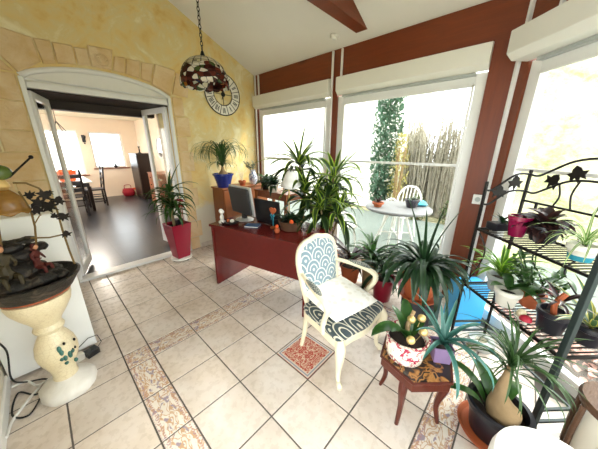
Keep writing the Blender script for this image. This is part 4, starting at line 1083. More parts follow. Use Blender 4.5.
for s in (-1,1):
    ap=sm([(.198*s,.225,.66),(.225*s,.15,.655),(.262*s,.04,.645),(.282*s,-.06,.628),(.285*s,-.105,.60),(.272*s,-.10,.545),(.25*s,-.065,.47),(.252*s,-.055,.40),(.25*s,-.06,.345)])
    a_=MB().tube(ap,smr([.014,.016,.019,.021,.023,.020,.018,.021,.022]),10).build('armrest',M['cream_lacquer'],p)
    pd=MB();pd.tube(sm([(.238*s,.13,.667),(.256*s,.065,.668),(.275*s,-.01,.662),(.282*s,-.055,.648)],4),smr([.006,.021,.022,.006],4),10,sq=.75);
    po=pd.build('arm_pad',M['damask_seat'],a_)
# loose cushion
def pillow(w,d,h,nx=14,ny=14,bulge=.35):
    mb=MB();vs=[];
    def pt(i,j,s):
        u=i/nx*2-1;v=j/ny*2-1
        e=(1-abs(u)**6)*(1-abs(v)**6)
        x=u*w/2*(1-.03*abs(v)**2);y=v*d/2*(1-.03*abs(u)**2)
        return (x,y,h/2+s*h/2*(.55+.45*e)*(1 if e>0 else 0) if e>0 else h/2)
    for s in (1,-1):
        for j in range(ny+1):
            for i in range(nx+1): vs.append(pt(i,j,s))
    fs=[];uv=[];o=(nx+1)*(ny+1)
    for j in range(ny):
        for i in range(nx):
            a=j*(nx+1)+i;fs.append((a,a+1,a+nx+2,a+nx+1));fs.append((o+a+nx+1,o+a+nx+2,o+a+1,o+a));uv+= [[(0,0)]*4]*2
    mb.add(vs,fs,uv);return mb
o=pillow(.42,.40,.085).build('seat_cushion',M['cushion'],ang=80)
o.location=(1.365,-.315,.447);o.rotation_euler=(math.radians(2),math.radians(-1),AZ-.14)
tag(o,'loose white damask cushion lying on the seat of the armchair','cushion')
# ---------------------------------------------------------------- hexagonal stool
SX,SY,SZ=1.315,-.90,.385
p=thing('hexagonal_stool','small hexagonal wooden stool with dark inlaid top carrying two pots','stool',(SX,SY,0),.0)
hx=[(.205*math.cos(PI/3*k+.25),.205*math.sin(PI/3*k+.25)) for k in range(6)]
MB().prism([(x*1.0,y*1.0) for x,y in hx],.315,.37).build('apron',M['mahog_leg'],p,smooth=False,bevel=.003)
MB().prism([(x*1.05,y*1.05) for x,y in hx],.371,SZ-.002).build('rim',M['mahog_leg'],p,smooth=False,bevel=.003)
MB().prism([(x*.98,y*.98) for x,y in hx],SZ-.002,SZ).build('top',M['stooltop'],p,smooth=False)
for (x,y) in [(-.15,.0),(.0,-.15),(.14,.02),(.0,.155)]:
    u=Vector((x,y,0));MB().tube(sm([u*1.05+Vector((0,0,.33)),u*1.12+Vector((0,0,.26)),u*1.0+Vector((0,0,.12)),u*1.16],5),smr([.026,.024,.015,.011]),8).build('leg',M['mahog_leg'],p)
# floral pot with orchid
ox,oy=1.27,-.845
p=thing('potted_orchid','broad-leaved orchid with gold balls in a red and white floral pot on the stool','plant',(ox,oy,SZ))
MB().lathe([(.092,0),(.099,.006),(.106,.055),(.106,.10),(.112,.138),(.120,.148),(.112,.150),(.099,.13),(.096,.115)],40,cap1=False,fn=lambda a,r,z,i:(r*(1+(.018*math.cos(10*a) if i in(4,5,6) else 0)),z)).build('pot',M['toile'],p,ang=80)
soil(.097,.118).build('soil',M['soil'],p)
lv=MB();org=(ox,oy,SZ)
def ol(az,el,L,W,dr): lv.leaf((0.01*math.cos(az),.01*math.sin(az),.11),az,el,L,W,dr,10,.14,'oval',org,0,0)
ol(2.45,1.15,.27,.085,2.35);ol(2.9,1.35,.22,.075,1.6);ol(.5,1.2,.25,.075,1.3);ol(-.3,1.0,.17,.07,1.4);ol(1.4,1.35,.2,.06,.9)
lv.build('foliage',M['L_orchid'],p,ang=80)
for (x,y,z) in [(-.062,-.035,.165),(.012,-.066,.185),(.03,-.0,.215),(.075,-.035,.215)]:
    gb=MB();gb.ball((x*1.15,y*1.15,z+.01),.023,14,10);o=gb.build('gold_ball',M['gold'],p);MB().tube([(x*.6,y*.6,.10),(x,y,z-.016)],.002,5).build('wire',M['gold'],o)
MB().tube([(0,.0,.1),(.01,.01,.2),(.06,.0,.27)],.011,8).build('stalk',M['trunk'],p)
# aloe in purple pot
ox,oy=1.385,-1.005
p=thing('potted_aloe','blue-green aloe with trailing leaves in a square purple pot on the stool','plant',(ox,oy,SZ),.55)
q=MB();a0,a1,z1=.043,.052,.105;t=.006
vs=[(-a0,-a0,0),(a0,-a0,0),(a0,a0,0),(-a0,a0,0),(-a1,-a1,z1),(a1,-a1,z1),(a1,a1,z1),(-a1,a1,z1)];b1=a1-t
vs+=[(-b1,-b1,z1),(b1,-b1,z1),(b1,b1,z1),(-b1,b1,z1),(-b1,-b1,z1-.02),(b1,-b1,z1-.02),(b1,b1,z1-.02),(-b1,b1,z1-.02)]
q.add(vs,[(0,3,2,1)]+[(i,(i+1)%4,4+(i+1)%4,4+i) for i in range(4)]+[(4+i,4+(i+1)%4,8+(i+1)%4,8+i) for i in range(4)]+[(8+i,8+(i+1)%4,12+(i+1)%4,12+i) for i in range(4)])
q.build('pot',M['purple'],p,smooth=False,bevel=.003);MB().box((-b1+.002,-b1+.002,.07),(b1-.002,b1-.002,.088)).build('soil',M['soil'],p,smooth=False)
lv=MB()
for (az,el,L,dr) in [(-2.6,.5,.34,2.3),(-1.9,.75,.36,2.5),(-1.2,.7,.36,2.2),(-.5,.6,.40,1.5),(.2,.7,.36,1.3),(1.1,.9,.3,1.0),(1.9,1.25,.34,.6),(2.7,1.1,.3,1.2),(-.9,1.1,.26,1.2),(3.0,.7,.24,1.6),(.7,1.3,.22,.5),(-2.2,1.0,.24,1.9),(-.1,1.2,.3,1.1)]:
    lv.leaf((0,0,.10),az-.55,el,L,.034,dr,10,.32,'grass',(ox,oy,SZ),0,U(-.2,.2))
lv.build('foliage',M['L_aloe'],p,ang=80)
# ---------------------------------------------------------------- terracotta pot on stand
TX,TY=1.80,-.74
p=thing('plant_stand','dark grey square plant stand under the big terracotta pot','stand',(TX,TY,0),.3)
MB().box((-.11,-.11,.44),(.11,.11,.47)).build('top',M['darkstand'],p,smooth=False,bevel=.004)
MB().box((-.095,-.095,.04),(.095,.095,.44)).build('body',M['darkstand'],p,smooth=False,bevel=.004)
MB().box((-.11,-.11,.0),(.11,.11,.04)).build('plinth',M['darkstand'],p,smooth=False,bevel=.004)
p=thing('potted_clivia','large dark strap-leaved clivia in a terracotta pot on the dark stand','plant',(TX,TY,.471))
MB().lathe([(.10,0),(.125,.004),(.142,.028),(.134,.030),(.118,.012),(.001,.012)],36).build('saucer',M['terracotta'],p)
o=pot_lathe(.095,.132,.215,.012,.012).build('pot',M['terracotta'],p);o.location=(0,0,.0125);soil(.118,.195).build('soil',M['soil'],p)
lv=MB();org=(TX,TY,.471)
rosette(lv,org,(0,0,.20),40,(.36,.54),(.036,.050),(.8,1.4),(2.0,3.2),'strap',12,.16,side=.6)
rosette(lv,org,(-.03,.03,.20),40,(.32,.46),(.034,.046),(.5,1.2),(1.8,2.9),'strap',12,.16,side=.6)
rosette(lv,org,(.03,-.02,.20),16,(.28,.38),(.034,.046),(.5,1.1),(1.6,2.6),'strap',10,.16)
for (az,L) in [(2.6,.62),(-.2,.52),(1.3,.60),(-1.0,.56),(3.2,.56)]: lv.leaf((0,0,.2),az,1.35,L,.03,.35,9,.2,'grass',org)
lv.build('foliage',M['L_dark'],p,ang=80)
# ---------------------------------------------------------------- boxes by the rack
p=thing('storage_box','bright blue lidded storage box on the floor between the rack and the window','box',(2.465,-.985,0),-PI/4)
MB().box((-.125,-.085,0),(.125,.085,.37)).build('body',M['bluebox'],p,smooth=False,bevel=.008)
MB().box((-.132,-.092,.371),(.132,.092,.415)).build('lid',M['bluebox'],p,smooth=False,bevel=.008)
p=thing('dark_planter_box','dark green square planter box on the floor left of the blue box','box',(2.22,-.70,0),-PI/4)
MB().box((-.1,-.1,0),(.1,.1,.30)).build('body',M['darkgreen_box'],p,smooth=False,bevel=.006)
MB().box((-.106,-.106,.301),(.106,.106,.325)).build('rim',M['darkgreen_box'],p,smooth=False,bevel=.004)
# ---------------------------------------------------------------- wrought iron rack
AX,AY=2.11,-.97
RA=math.radians(-135)
def rk_(u,v,z=0): return (AX-S2*u+S2*v,AY-S2*u-S2*v,z)
p=thing('plant_rack','wrought iron plant rack with leaf scrolls standing before the angled window','rack',(AX,AY,0),RA)
RL,RD=.71,.29
def rpost(name,u,v,z1,w=.02,mat='iron'): MB().box((u-w/2,v-w/2,0),(u+w/2,v+w/2,z1)).build('post',M[mat],p,smooth=False,bevel=.002)
rpost('a',0,0,1.34,.016);rpost('b',0,RD,1.42,.016);rpost('c',RL,0,1.34,.026,'iron_grey');rpost('d',RL,RD,1.42,.016)
def curve(pts,r,name,mat='iron'): return MB().tube(sm(pts,6),r,7).build(name,M[mat],p)
def ivy(x,y,z,a,back=False):
    """one cut-out ivy leaf of sheet iron, about 9 cm"""
    P=[(0,-.05),(.012,-.018),(.040,-.035),(.036,-.008),(.055,.012),(.026,.016),(.022,.034),(0,.052),(-.022,.034),(-.026,.016),(-.055,.012),(-.036,-.008),(-.040,-.035),(-.012,-.018)]
    P=[(px*math.cos(a)-py*math.sin(a),px*math.sin(a)+py*math.cos(a)) for px,py in P]
    m=MB();m.prism(P,-.0025,.0025,Matrix.Translation((x,y,z))@(Matrix.Identity(4) if back else Matrix.Rotation(PI/2,4,'Z'))@Matrix.Rotation(PI/2,4,'X'));return m
for sx in (0,RL):
    nm='side_scroll'
    s1=MB();s1.tube(sm([(sx,0,1.285),(sx,.05,1.285),(sx,.19,1.385),(sx,RD,1.39)],6),.007,7);s1.tube(sm([(sx,0,1.185),(sx,.05,1.185),(sx,.17,1.27),(sx,RD,1.275)],6),.007,7)
    so_=s1.build('side_scroll',M['iron'],p)
    for (y,z) in ((.10,1.265),(.20,1.33)): ivy(sx,y,z,0).build('scroll_leaf',M['iron'],so_)
bk=MB()
top=[(0,1.39),(.06,1.385),(.14,1.43),(.24,1.485),(.355,1.505),(.47,1.485),(.57,1.43),(.65,1.385),(RL,1.39)]
low=[(0,1.275),(.06,1.27),(.14,1.315),(.24,1.37),(.355,1.385),(.47,1.37),(.57,1.315),(.65,1.27),(RL,1.275)]
bk.tube(sm([(x,RD,z) for x,z in top],5),.007,7);bk.tube(sm([(x,RD,z) for x,z in low],5),.007,7);bk.bar((0,RD,1.21),(RL,RD,1.21),.014,.012)
for x,z,dx in ((.20,1.345,.02),(.30,1.38,-.02),(.41,1.38,.02),(.51,1.345,-.02)): bk.tube(sm([(x,RD,z),(x+dx,RD,(z+1.21)/2),(x,RD,1.21)],5),.005,6)
bk.bar((.10,RD,1.21),(.10,RD,1.17),.012,.012)
bo_=bk.build('back_panel',M['iron'],p)
for (x,z,a) in ((.155,1.36,-.5),(.275,1.415,.3),(.43,1.415,-.3),(.555,1.36,.5)): ivy(x,RD,z,a,True).build('scroll_leaf',M['iron'],bo_)
for zs in (1.0,.55):
    s1=MB()
    s1.bar((0,0,zs),(RL,0,zs),.014);s1.bar((0,RD,zs),(RL,RD,zs),.014);s1.bar((0,0,zs),(0,RD,zs),.014);s1.bar((RL,0,zs),(RL,RD,zs),.014)
    for k in range(1,24): x=RL*k/24;s1.bar((x,0,zs),(x,RD,zs),.006)
    s1.build('shelf',M['iron'],p,smooth=False)
s1=MB()
for zs in (.10,.19): s1.bar((RL,0,zs),(RL,RD,zs),.014);s1.bar((0,0,zs),(0,RD,zs),.014)
s1.bar((0,RD,.10),(RL,RD,.10),.012);s1.bar((0,0,.10),(RL,0,.10),.012)
s1.build('foot_rail',M['iron_grey'],p,smooth=False)
s1=MB();s1.tube(sm([(.04,0,.98),(.10,.02,.85),(.03,.02,.62),(.0,0,.56)],6),.005,6);s1.build('brace',M['iron'],p);s1=MB();s1.tube(sm([(.45,RD,.99),(.38,RD,.85),(.52,RD,.7),(.45,RD,.56)],6),.005,6);s1.build('brace',M['iron'],p);s1=MB();s1.tube(sm([(.25,RD,.99),(.18,RD,.85),(.30,RD,.7),(.25,RD,.56)],6),.005,6)
s1.build('brace',M['iron'],p)
# pots on the rack (kept as their own things)
def rackpot(u,v,z,label,mat,r0,r1,h,name='potted_plant',cat='plant',lip=.006):
    x,y,zz=rk_(u,v,z+.008);q=thing(name,label,cat,(x,y,zz))
    pot(q,r0,r1,h,M[mat],lip);return q,(x,y,zz)
q,o_=rackpot(.175,.13,1.0,'glossy magenta pot on the top shelf of the iron rack','magenta',.042,.058,.135)
lv=MB();rosette(lv,o_,(0,0,.10),8,(.07,.11),(.018,.03),(.3,1.2),(.5,1.4),'lance',6);lv.build('foliage',M['L_dark'],q,ang=80)
x,y,z=rk_(.055,.13,1.008);q=thing('seed_tray','low black planted tray at the left end of the rack top shelf','tray',(x,y,z),RA)
MB().box((-.045,-.075,0),(.045,.075,.055)).build('tray',M['blackpot'],q,smooth=False,bevel=.006);lv=MB();rosette(lv,(x,y,z),(0,0,.05),14,(.05,.09),(.02,.03),(.2,1.2),(.3,1.),'lance',5);lv.build('foliage',M['L_dark'],q,ang=80)
q,o_=rackpot(.27,.21,1.0,'dark bushy plant in a black pot right of the magenta pot','blackpot',.06,.075,.10)
lv=MB();rosette(lv,o_,(0,0,.09),48,(.10,.19),(.04,.065),(-.3,1.4),(.6,1.8),'oval',6);lv.build('foliage',M['L_brown'],q,ang=80)
q,o_=rackpot(.54,.13,1.0,'spider plant in a two-tone cream and turquoise pot at the right of the rack','whitepot',.042,.056,.085)
MB().lathe([(.0432,.002),(.0485,.03),(.047,.03)],30,cap1=False).build('glaze_band',M['teal'],q)
lv=MB();rosette(lv,o_,(0,0,.08),26,(.16,.30),(.012,.018),(.5,1.4),(.9,2.4),'grass',10,.15);lv.build('foliage',M['L_spider'],q,ang=80)
q,o_=rackpot(.11,.18,.55,'strap-leaved plant in a grey pot at the left end of the lower rack shelf','greypot',.06,.08,.12)
lv=MB();rosette(lv,o_,(0,0,.11),34,(.24,.38),(.022,.032),(.6,1.45),(.7,2.2),'strap',9);lv.build('foliage',M['L_lime'],q,ang=80)
q,o_=rackpot(.285,.08,.55,'orchid with drooping broad leaves in a ribbed white pot on the lower rack shelf','whitepot',.05,.068,.115)
lv=MB()
for az,el,L,dr in ((2.6,.7,.20,.9),(-2.2,.8,.22,2.0),(.3,.9,.2,1.8),(-1.0,.6,.18,1.6)): lv.leaf((0,0,.11),az,el,L,.06,dr,9,.14,'oval',o_)
lv.build('foliage',M['L_orchid'],q,ang=80)
q,o_=rackpot(.30,.235,.55,'leafy green plant with pink flowers at the back of the lower rack shelf','terracotta',.05,.065,.10)
lv=MB()
for k in range(13):
    a=U(0,6.28);tip=(.14*math.cos(a),.14*math.sin(a),U(.2,.40));b_=Vector((0,0,.09));t_=Vector(tip);lv.tube([b_,t_],.004,5)
    for j in range(7): lv.leaf(b_.lerp(t_,.3+.7*j/7),U(0,6.28),U(-.3,.8),U(.06,.10),U(.03,.04),U(.3,1),5,.12,'lance',o_)
lv.build('foliage',M['L_mid'],q,ang=80)
fl_=MB()
for k in range(16): fl_.leaf((U(-.10,-.04),U(-.10,-.05),U(.14,.19)),U(0,6.28),U(-.4,.9),.035,.025,.4,4,.1,'oval',clamp=False)
fl_.build('blossom',M['pink'],q,ang=80)
q,o_=rackpot(.525,.13,.55,'bare woody plant in a round black pot at the right of the lower rack shelf','blackpot',.055,.07,.13)
MB().tube(sm([(0,0,.10),(.0,.01,.17),(.03,-.02,.23)],5),.014,8).build('stem',M['terracotta'],q)
lv=MB();rosette(lv,o_,(.02,-.01,.17),14,(.10,.16),(.018,.026),(.2,1.1),(.8,1.8),'lance',7);lv.build('foliage',M['L_brown'],q,ang=80)
q,o_=rackpot(.62,.235,.55,'sansevieria with yellow-edged leaves in a black pot in the rack corner','blackpot',.05,.062,.11)
lv=MB();rosette(lv,o_,(0,0,.09),14,(.22,.32),(.028,.036),(.4,1.3),(.3,1.2),'lance',8);lv.build('foliage',M['L_sans'],q,ang=80)
x,y,z=rk_(.43,.05,.558);q=thing('egg_candle','small cream egg candle in a shallow cup on the lower rack shelf','candle',(x,y,z))
MB().lathe([(.022,0),(.03,.012),(.033,.03),(.029,.03),(.024,.012)],20,cap1=False).build('cup',M['whitepot'],q);MB().ball((0,0,.04),.024,14,10,(1,1,1.2)).build('egg',M['crackle'],q)
x,y,z=rk_(.475,.035,.558);q=thing('mushroom_ornament','little red mushroom ornament beside the egg candle on the rack','ornament',(x,y,z))
MB().lathe([(.012,0),(.010,.025),(.012,.03)],12).build('stem',M['whitepot'],q);MB().lathe([(.012,.026),(.03,.028),(.027,.045),(.014,.056),(.001,.059)],18).build('cap',M['redflower'],q)
# roll under the rack
q=thing('ribbon_roll','grey and white ring-shaped roll on the floor under the rack','roll',(2.21,-1.17,0),.4)
MB().lathe([(.045,.0),(.088,.0),(.094,.02),(.094,.05),(.088,.065),(.045,.065),(.04,.05),(.04,.015),(.045,0)],32,cap0=False,cap1=False).build('roll',M['greypot'],q);MB().lathe([(.036,.001),(.04,.003),(.04,.058),(.036,.06),(.036,.001)],24,cap0=False,cap1=False).build('core',M['whitepot'],q)
# ---------------------------------------------------------------- planter lower right
NX,NY=1.47,-1.31
p=thing('potted_ponytail_palm','swollen-stemmed ponytail palm in a black pot on a terracotta saucer before the rack','plant',(NX,NY,0))
MB().lathe([(.12,0),(.15,.003),(.165,.03),(.157,.03),(.14,.012),(.001,.012)],36).build('saucer',M['terracotta'],p)
o=pot_lathe(.105,.135,.20,.012,.012).build('pot',M['blackpot'],p);o.location=(0,0,.0125);soil(.122,.165).build('soil',M['soil'],p)
MB().tube(sm([(-.01,-.03,.15),(-.005,-.02,.185),(.01,.0,.225),(.03,.01,.28),(.05,.005,.37),(.055,.0,.44)],5),smr([.06,.082,.060,.028,.018,.016]),14).build('caudex',M['trunk'],p)
lv=MB();org=(NX,NY,0)
rosette(lv,org,(.055,.0,.43),52,(.24,.42),(.011,.017),(.8,1.5),(.8,3.0),'grass',11,.15,side=.5)
rosette(lv,org,(.05,.0,.40),18,(.22,.36),(.010,.015),(.5,1.3),(1.6,2.9),'grass',10,.15)
lv.build('foliage',M['L_palm'],p,ang=80)
lb=MB();lb.leaf((.05,-.0,.18),-.25,.75,.27,.10,1.9,10,.1,'oval',org);lb.leaf((.05,.03,.18),.6,.9,.26,.09,1.6,10,.1,'oval',org);lb.leaf((-.03,.06,.18),2.0,.9,.26,.05,1.7,10,.1,'oval',org);lb.leaf((0,.06,.18),1.3,1.1,.3,.055,1.8,10,.1,'oval',org)
lb.build('broad_leaves',M['L_orchid'],p,ang=80)
p=thing('wall_socket','white double socket box low on the broad corner post','socket',(XW-.0305,-.87,1.06))
MB().box((-.022,-.04,0),(0,.04,.09)).build('box',M['pvc'],p,smooth=False,bevel=.004)
MB().lathe([(.022,0),(.022,.003),(.018,.003)],20).build('socket_ring',M['greypot'],p).matrix_local=Matrix.Translation((-.023,0,.045))@Matrix.Rotation(-PI/2,4,'Y')
# ---------------------------------------------------------------- pouf and drum
p=thing('pouf','round white upholstered pouf at the bottom edge of the picture','pouf',(1.03,-1.475,0))
MB().lathe([(.15,.0),(.19,.02),(.2,.06),(.2,.39),(.19,.43),(.165,.447),(.1,.452),(.001,.453)],48).build('seat',M['pouf'],p)
MB().lathe([(.145,-.0),(.15,.001),(.15,.018),(.145,.018)],32).build('base_ring',M['darkwood'],p)
p=thing('wicker_stand','round brown barrel-shaped stand with white panels in the corner beyond the rack','stand',(1.60,-1.73,0))
MB().lathe([(.001,.385),(.15,.385),(.162,.395),(.165,.415),(.155,.43),(.001,.434)],40).build('top',M['wicker'],p)
MB().lathe([(.125,.035),(.138,.12),(.14,.22),(.138,.30),(.128,.384)],36).build('core',M['whitepot'],p)
MB().lathe([(.12,0),(.15,.004),(.152,.03),(.13,.036)],36).build('base',M['wicker'],p)
for k in range(8):
    a=2*PI*k/8+.3;cs,sn=math.cos(a),math.sin(a);MB().tube(sm([(.145*cs,.145*sn,.035),(.152*cs,.152*sn,.2),(.15*cs,.15*sn,.384)],4),.012,7).build('slat',M['wicker'],p)
# ================================================================== DINING ROOM
p=thing('dining_table','dark dining table with a white top in the room beyond the arch','table',(.40,7.55,0))
MB().box((-.50,-.85,.72),(.50,.85,.75)).build('tabletop',M['white_cab'],p,smooth=False,bevel=.004)
MB().box((-.44,-.79,.62),(.44,.79,.718)).build('apron',M['darkwood'],p,smooth=False)
for sx in (-1,1):
    for sy in (-1,1): MB().tube([(.42*sx,.77*sy,.62),(.42*sx,.77*sy,.4),(.42*sx,.77*sy,0)],[.045,.04,.032],8).build('leg',M['darkwood'],p)
def dchair(loc,rz,label):
    r=thing('dining_chair',label,'chair',loc,rz,'dark dining chairs')
    for sx in (-1,1):
        MB().box((.19*sx-.02,-.20,0),(.19*sx+.02,-.16,.44)).build('leg',M['darkwood'],r,smooth=False)
        q=MB();q.bar((.19*sx,.19,0),(.19*sx,.19,.46),.04);q.bar((.19*sx,.19,.46),(.19*sx,.26,1.04),.04,.035);q.ball((.19*sx,.262,1.055),.024,8,6);q.build('rear_leg',M['darkwood'],r,smooth=False)
    MB().box((-.22,-.22,.44),(.22,.21,.475)).build('seat',M['darkwood'],r,smooth=False,bevel=.006)
    q=MB()
    for z in (.62,.78,.93): yy=.19+(z-.46)/.58*.07;q.box((-.18,yy-.012,z-.045),(.18,yy+.012,z+.045))
    q.build('backrest',M['darkwood'],r,smooth=False,bevel=.004)
    q=MB()
    for z in (.14,.28): q.bar((-.19,-.18,z),(-.19,.19,z),.022);q.bar((.19,-.18,z),(.19,.19,z),.022);q.bar((-.19,-.18,z+.04),(.19,-.18,z+.04),.022)
    q.build('stretcher',M['darkwood'],r,smooth=False);return r
dchair((.47,6.5,0),PI,'dark ladder-back chair with its back to the arch at the dining table')
dchair((.99,7.5,0),-PI/2,'dark ladder-back chair standing side-on at the right of the dining table')
p=thing('fruit_basket','orange basket standing on the far end of the dining table','basket',(.50,7.15,.751))
MB().lathe([(.12,0),(.14,.01),(.19,.26),(.18,.265),(.14,.08)],24,cap1=False,fn=lambda a,r,z,i:(r*(1+.04*math.cos(6*a)),z+(.02*math.cos(6*a) if i in(2,3) else 0))).build('basket',M['orange'],p)
for k in range(5): MB().ball((.07*math.cos(k*1.26),0.07*math.sin(k*1.26),.24),.045,10,7).build('orange_fruit',M['orange'],p)
p=thing('chandelier','dark iron chandelier with white glass shades over the dining table','lamp',(.55,6.9,0))
MB().tube([(0,0,2.42),(0,0,2.12)],.006,6).build('rod',M['black_metal'],p);MB().lathe([(.05,2.42),(.05,2.40),(.01,2.38)],14).build('ceiling_rose',M['black_metal'],p)
a_=MB()
for k in range(4):
    a=PI/2*k+.4;a_.tube(sm([(0,0,2.12),(.10*math.cos(a),.10*math.sin(a),1.98),(.20*math.cos(a),.20*math.sin(a),1.84),(.23*math.cos(a),.23*math.sin(a),1.86)],5),.008,6)
a_.build('arms',M['black_metal'],p)
for k in range(4):
    a=PI/2*k+.4;s_=MB();s_.lathe([(.03,.04),(.05,.02),(.075,-.05),(.08,-.07)],20,cap0=True,cap1=False,c=(.235*math.cos(a),.235*math.sin(a),1.83));s_.build('lamp_shade',M['lampglow'],p)
for k in range(4):
    a=PI/2*k+.4;l_=bpy.data.lights.new('bulb','POINT');l_.energy=14;l_.color=(1,.93,.84);l_.shadow_soft_size=.04;lo=bpy.data.objects.new('bulb_light',l_);C.objects.link(lo);lo.location=(.55+.235*math.cos(a),6.9+.235*math.sin(a),1.74)
p=thing('wall_sconce','black wall sconce between the two dining room windows','sconce',(1.19,8.9,1.80))
MB().box((-.04,-.02,-.09),(.04,-.001,.12)).build('back_plate',M['black_metal'],p,smooth=False,bevel=.004);
q=MB();q.tube([(0,-.02,0),(0,-.07,-.06),(0,-.08,.02)],.012,6);q.lathe([(.02,0),(.05,.03),(.055,.10)],12,c=(0,-.08,.0));q.ball((0,-.03,-.12),.022,8,6);q.build('arm',M['black_metal'],p)
p=thing('tall_cabinet','tall narrow dark wooden cabinet against the right wall of the dining room','cabinet',(2.36,7.85,0))
MB().box((-.22,-.40,.04),(.22,.40,1.36)).build('body',M['darkwood'],p,smooth=False,bevel=.005)
MB().box((-.24,-.43,1.361),(.235,.43,1.40)).build('top',M['darkwood'],p,smooth=False,bevel=.004)
MB().box((-.2,-.38,0),(.2,.38,.04)).build('plinth',M['darkwood'],p,smooth=False)
MB().box((-.235,-.38,.08),(-.221,.38,1.33)).build('door',M['darkwood'],p,smooth=False,bevel=.003)
p=thing('candlestick','slender dark candlestick on top of the tall cabinet','candlestick',(2.30,7.70,1.401))
MB().lathe([(.05,0),(.05,.012),(.015,.03),(.02,.08),(.012,.16),(.03,.19),(.03,.2)],16).build('stick',M['iron'],p);MB().lathe([(.014,.2),(.014,.34),(.003,.345)],10).build('candle',M['whitepot'],p)
p=thing('handbag','red bag on the dark floor before the far dining room wall','bag',(1.98,8.55,0))
o=pillow(.34,.2,.26,10,10).build('body',M['red_cloth'],p,ang=80);MB().tube(sm([(-.09,0,.22),(-.08,0,.36),(.08,0,.36),(.09,0,.22)],5),.010,6).build('handle',M['red_cloth'],p)
p=thing('toy_box','yellow and white toy box on the floor beside the red bag','box',(2.30,8.62,0),.2)
MB().box((-.15,-.12,0),(.15,.12,.20)).build('body',M['crackle'],p,smooth=False,bevel=.006);MB().box((-.155,-.125,.201),(.155,.125,.24)).build('lid',M['orange'],p,smooth=False,bevel=.006)
p=thing('potted_plant','small dark plant on the sill of the dining room window','plant',(1.84,8.865,.931))
pot(p,.04,.05,.08,M['blackpot'],.004);lv=MB();rosette(lv,(1.84,8.8,.93),(0,0,.07),12,(.08,.14),(.02,.03),(.4,1.3),(.3,1.2),'lance',5,clamp=False);lv.build('foliage',M['L_dark'],p,ang=80)
p=thing('round_mirror','round wall mirror with a white frame seen through the right door leaf','mirror',(2.598,6.75,1.56),-PI/2)
mi_=MB();mi_.lathe([(.27,0),(.27,.008)],40);o=mi_.build('glass',M['mirrorm'],p);o.rotation_euler=(PI/2,0,0)
MB().tube([(.285*math.cos(2*PI*k/40),-.012,.285*math.sin(2*PI*k/40)) for k in range(40)],.022,8,closed=True).build('frame',M['white_paint'],p)
p=thing('chest_of_drawers','pale wooden chest of drawers under the round mirror','chest',(2.36,6.2,0))
MB().box((-.22,-.45,.05),(.22,.45,.88)).build('body',M['orangewood'],p,smooth=False,bevel=.004);MB().box((-.24,-.47,.881),(.235,.47,.91)).build('top',M['orangewood'],p,smooth=False,bevel=.003)
for k in range(4):
    o=MB().box((-.235,-.42,.09+k*.2),(-.221,.42,.27+k*.2)).build('drawer',M['orangewood'],p,smooth=False,bevel=.003)
    for s in (-1,1): MB().ball((-.245,.22*s,.18+k*.2),.015,8,6).build('knob',M['black_metal'],o)
MB().box((-.2,-.43,0),(.2,.43,.05)).build('plinth',M['orangewood'],p,smooth=False)
# ================================================================== OUTSIDE
g_=MB();g_.box((XW+.13,-9,-.12),(6.0,YB+4,-.05));g_.box((-1,-9,-.12),(XW+.13,YN-.15,-.05))
struct(g_.build('ground_terrace',M['terrace'],smooth=False),'pale concrete terrace outside the windows')
g_=MB();nx,ny=130,130;vs=[]
for j in range(ny+1):
    for i in range(nx+1):
        x=-10+i*34/nx;y=-22+j*36/ny
        d=(x-y)/1.414
        q=max(0,min(1,(x-4.4)/4.6));q=q*q*(3-2*q)
        side=max(0,min(1,(-1.16+.17*x-y)/(.09*max(x,1))))
        z=-.125+4.2*q*side+(math.sin(x*2.3+y)*math.cos(y*1.9)+math.sin(x*5.1)*math.sin(y*6.3+1))*.09*(q*side>.02)
        vs.append((x,y,z-(.1 if x<2.9 and y>-3 else 0)))
fs=[(j*(nx+1)+i,j*(nx+1)+i+1,(j+1)*(nx+1)+i+1,(j+1)*(nx+1)+i) for j in range(ny) for i in range(nx) if not (-14<vs[j*(nx+1)+i][0]<2.0 and -1<vs[j*(nx+1)+i][1]<9)]
g_.add(vs,fs);struct(g_.build('ground_lawn',M['bank'],ang=80),'lawn rising to a grassy bank')
# dry leaves strip outside the angled window
g_=MB()
for k in range(420):
    t=U(.1,2.0);o2=U(.22,.55);x,y=rpt(t,o2);g_.leaf((x,y,-.05+U(0,.10)),U(0,6.28),U(-.3,.8),U(.05,.09),U(.03,.045),U(-.5,.8),3,.2,'oval',clamp=False)
tag(g_.build('dry_leaves',M['pinkgravel'],ang=80),'drift of pinkish dry leaves along the foot of the angled window','leaves',kind='stuff')
# neighbouring white building
p=thing('white_house','white rendered house beyond the terrace behind the first window','house',(6.6,1.95,-.1))
MB().box((0,0,0),(4,6.5,4.2)).build('wall',M['facade'],p,smooth=False)
MB().box((-.3,-.25,4.201),(4.3,6.7,4.32)).build('eaves',M['white_paint'],p,smooth=False)
q=MB();vs=[(-.3,-.25,4.325),(4.3,-.25,4.325),(4.3,6.7,4.325),(-.3,6.7,4.325),(2,-.25,5.6),(2,6.7,5.6)]
q.add(vs,[(0,4,5,3),(1,2,5,4),(0,1,4),(3,5,2),(0,3,2,1)]);q.build('roof',M['rooftile'],p,smooth=False)
for y0 in (1.6,4.2):
    o=MB().box((-.03,y0,1.0),(-.001,y0+1.1,2.3)).build('window',M['pvc'],p,smooth=False);MB().box((-.034,y0+.08,1.08),(-.0305,y0+1.02,2.22)).build('pane',M['greypot'],o,smooth=False)
MB().box((-.05,.02,.0),(-.001,.10,4.2)).build('downpipe',M['pvc'],p,smooth=False)
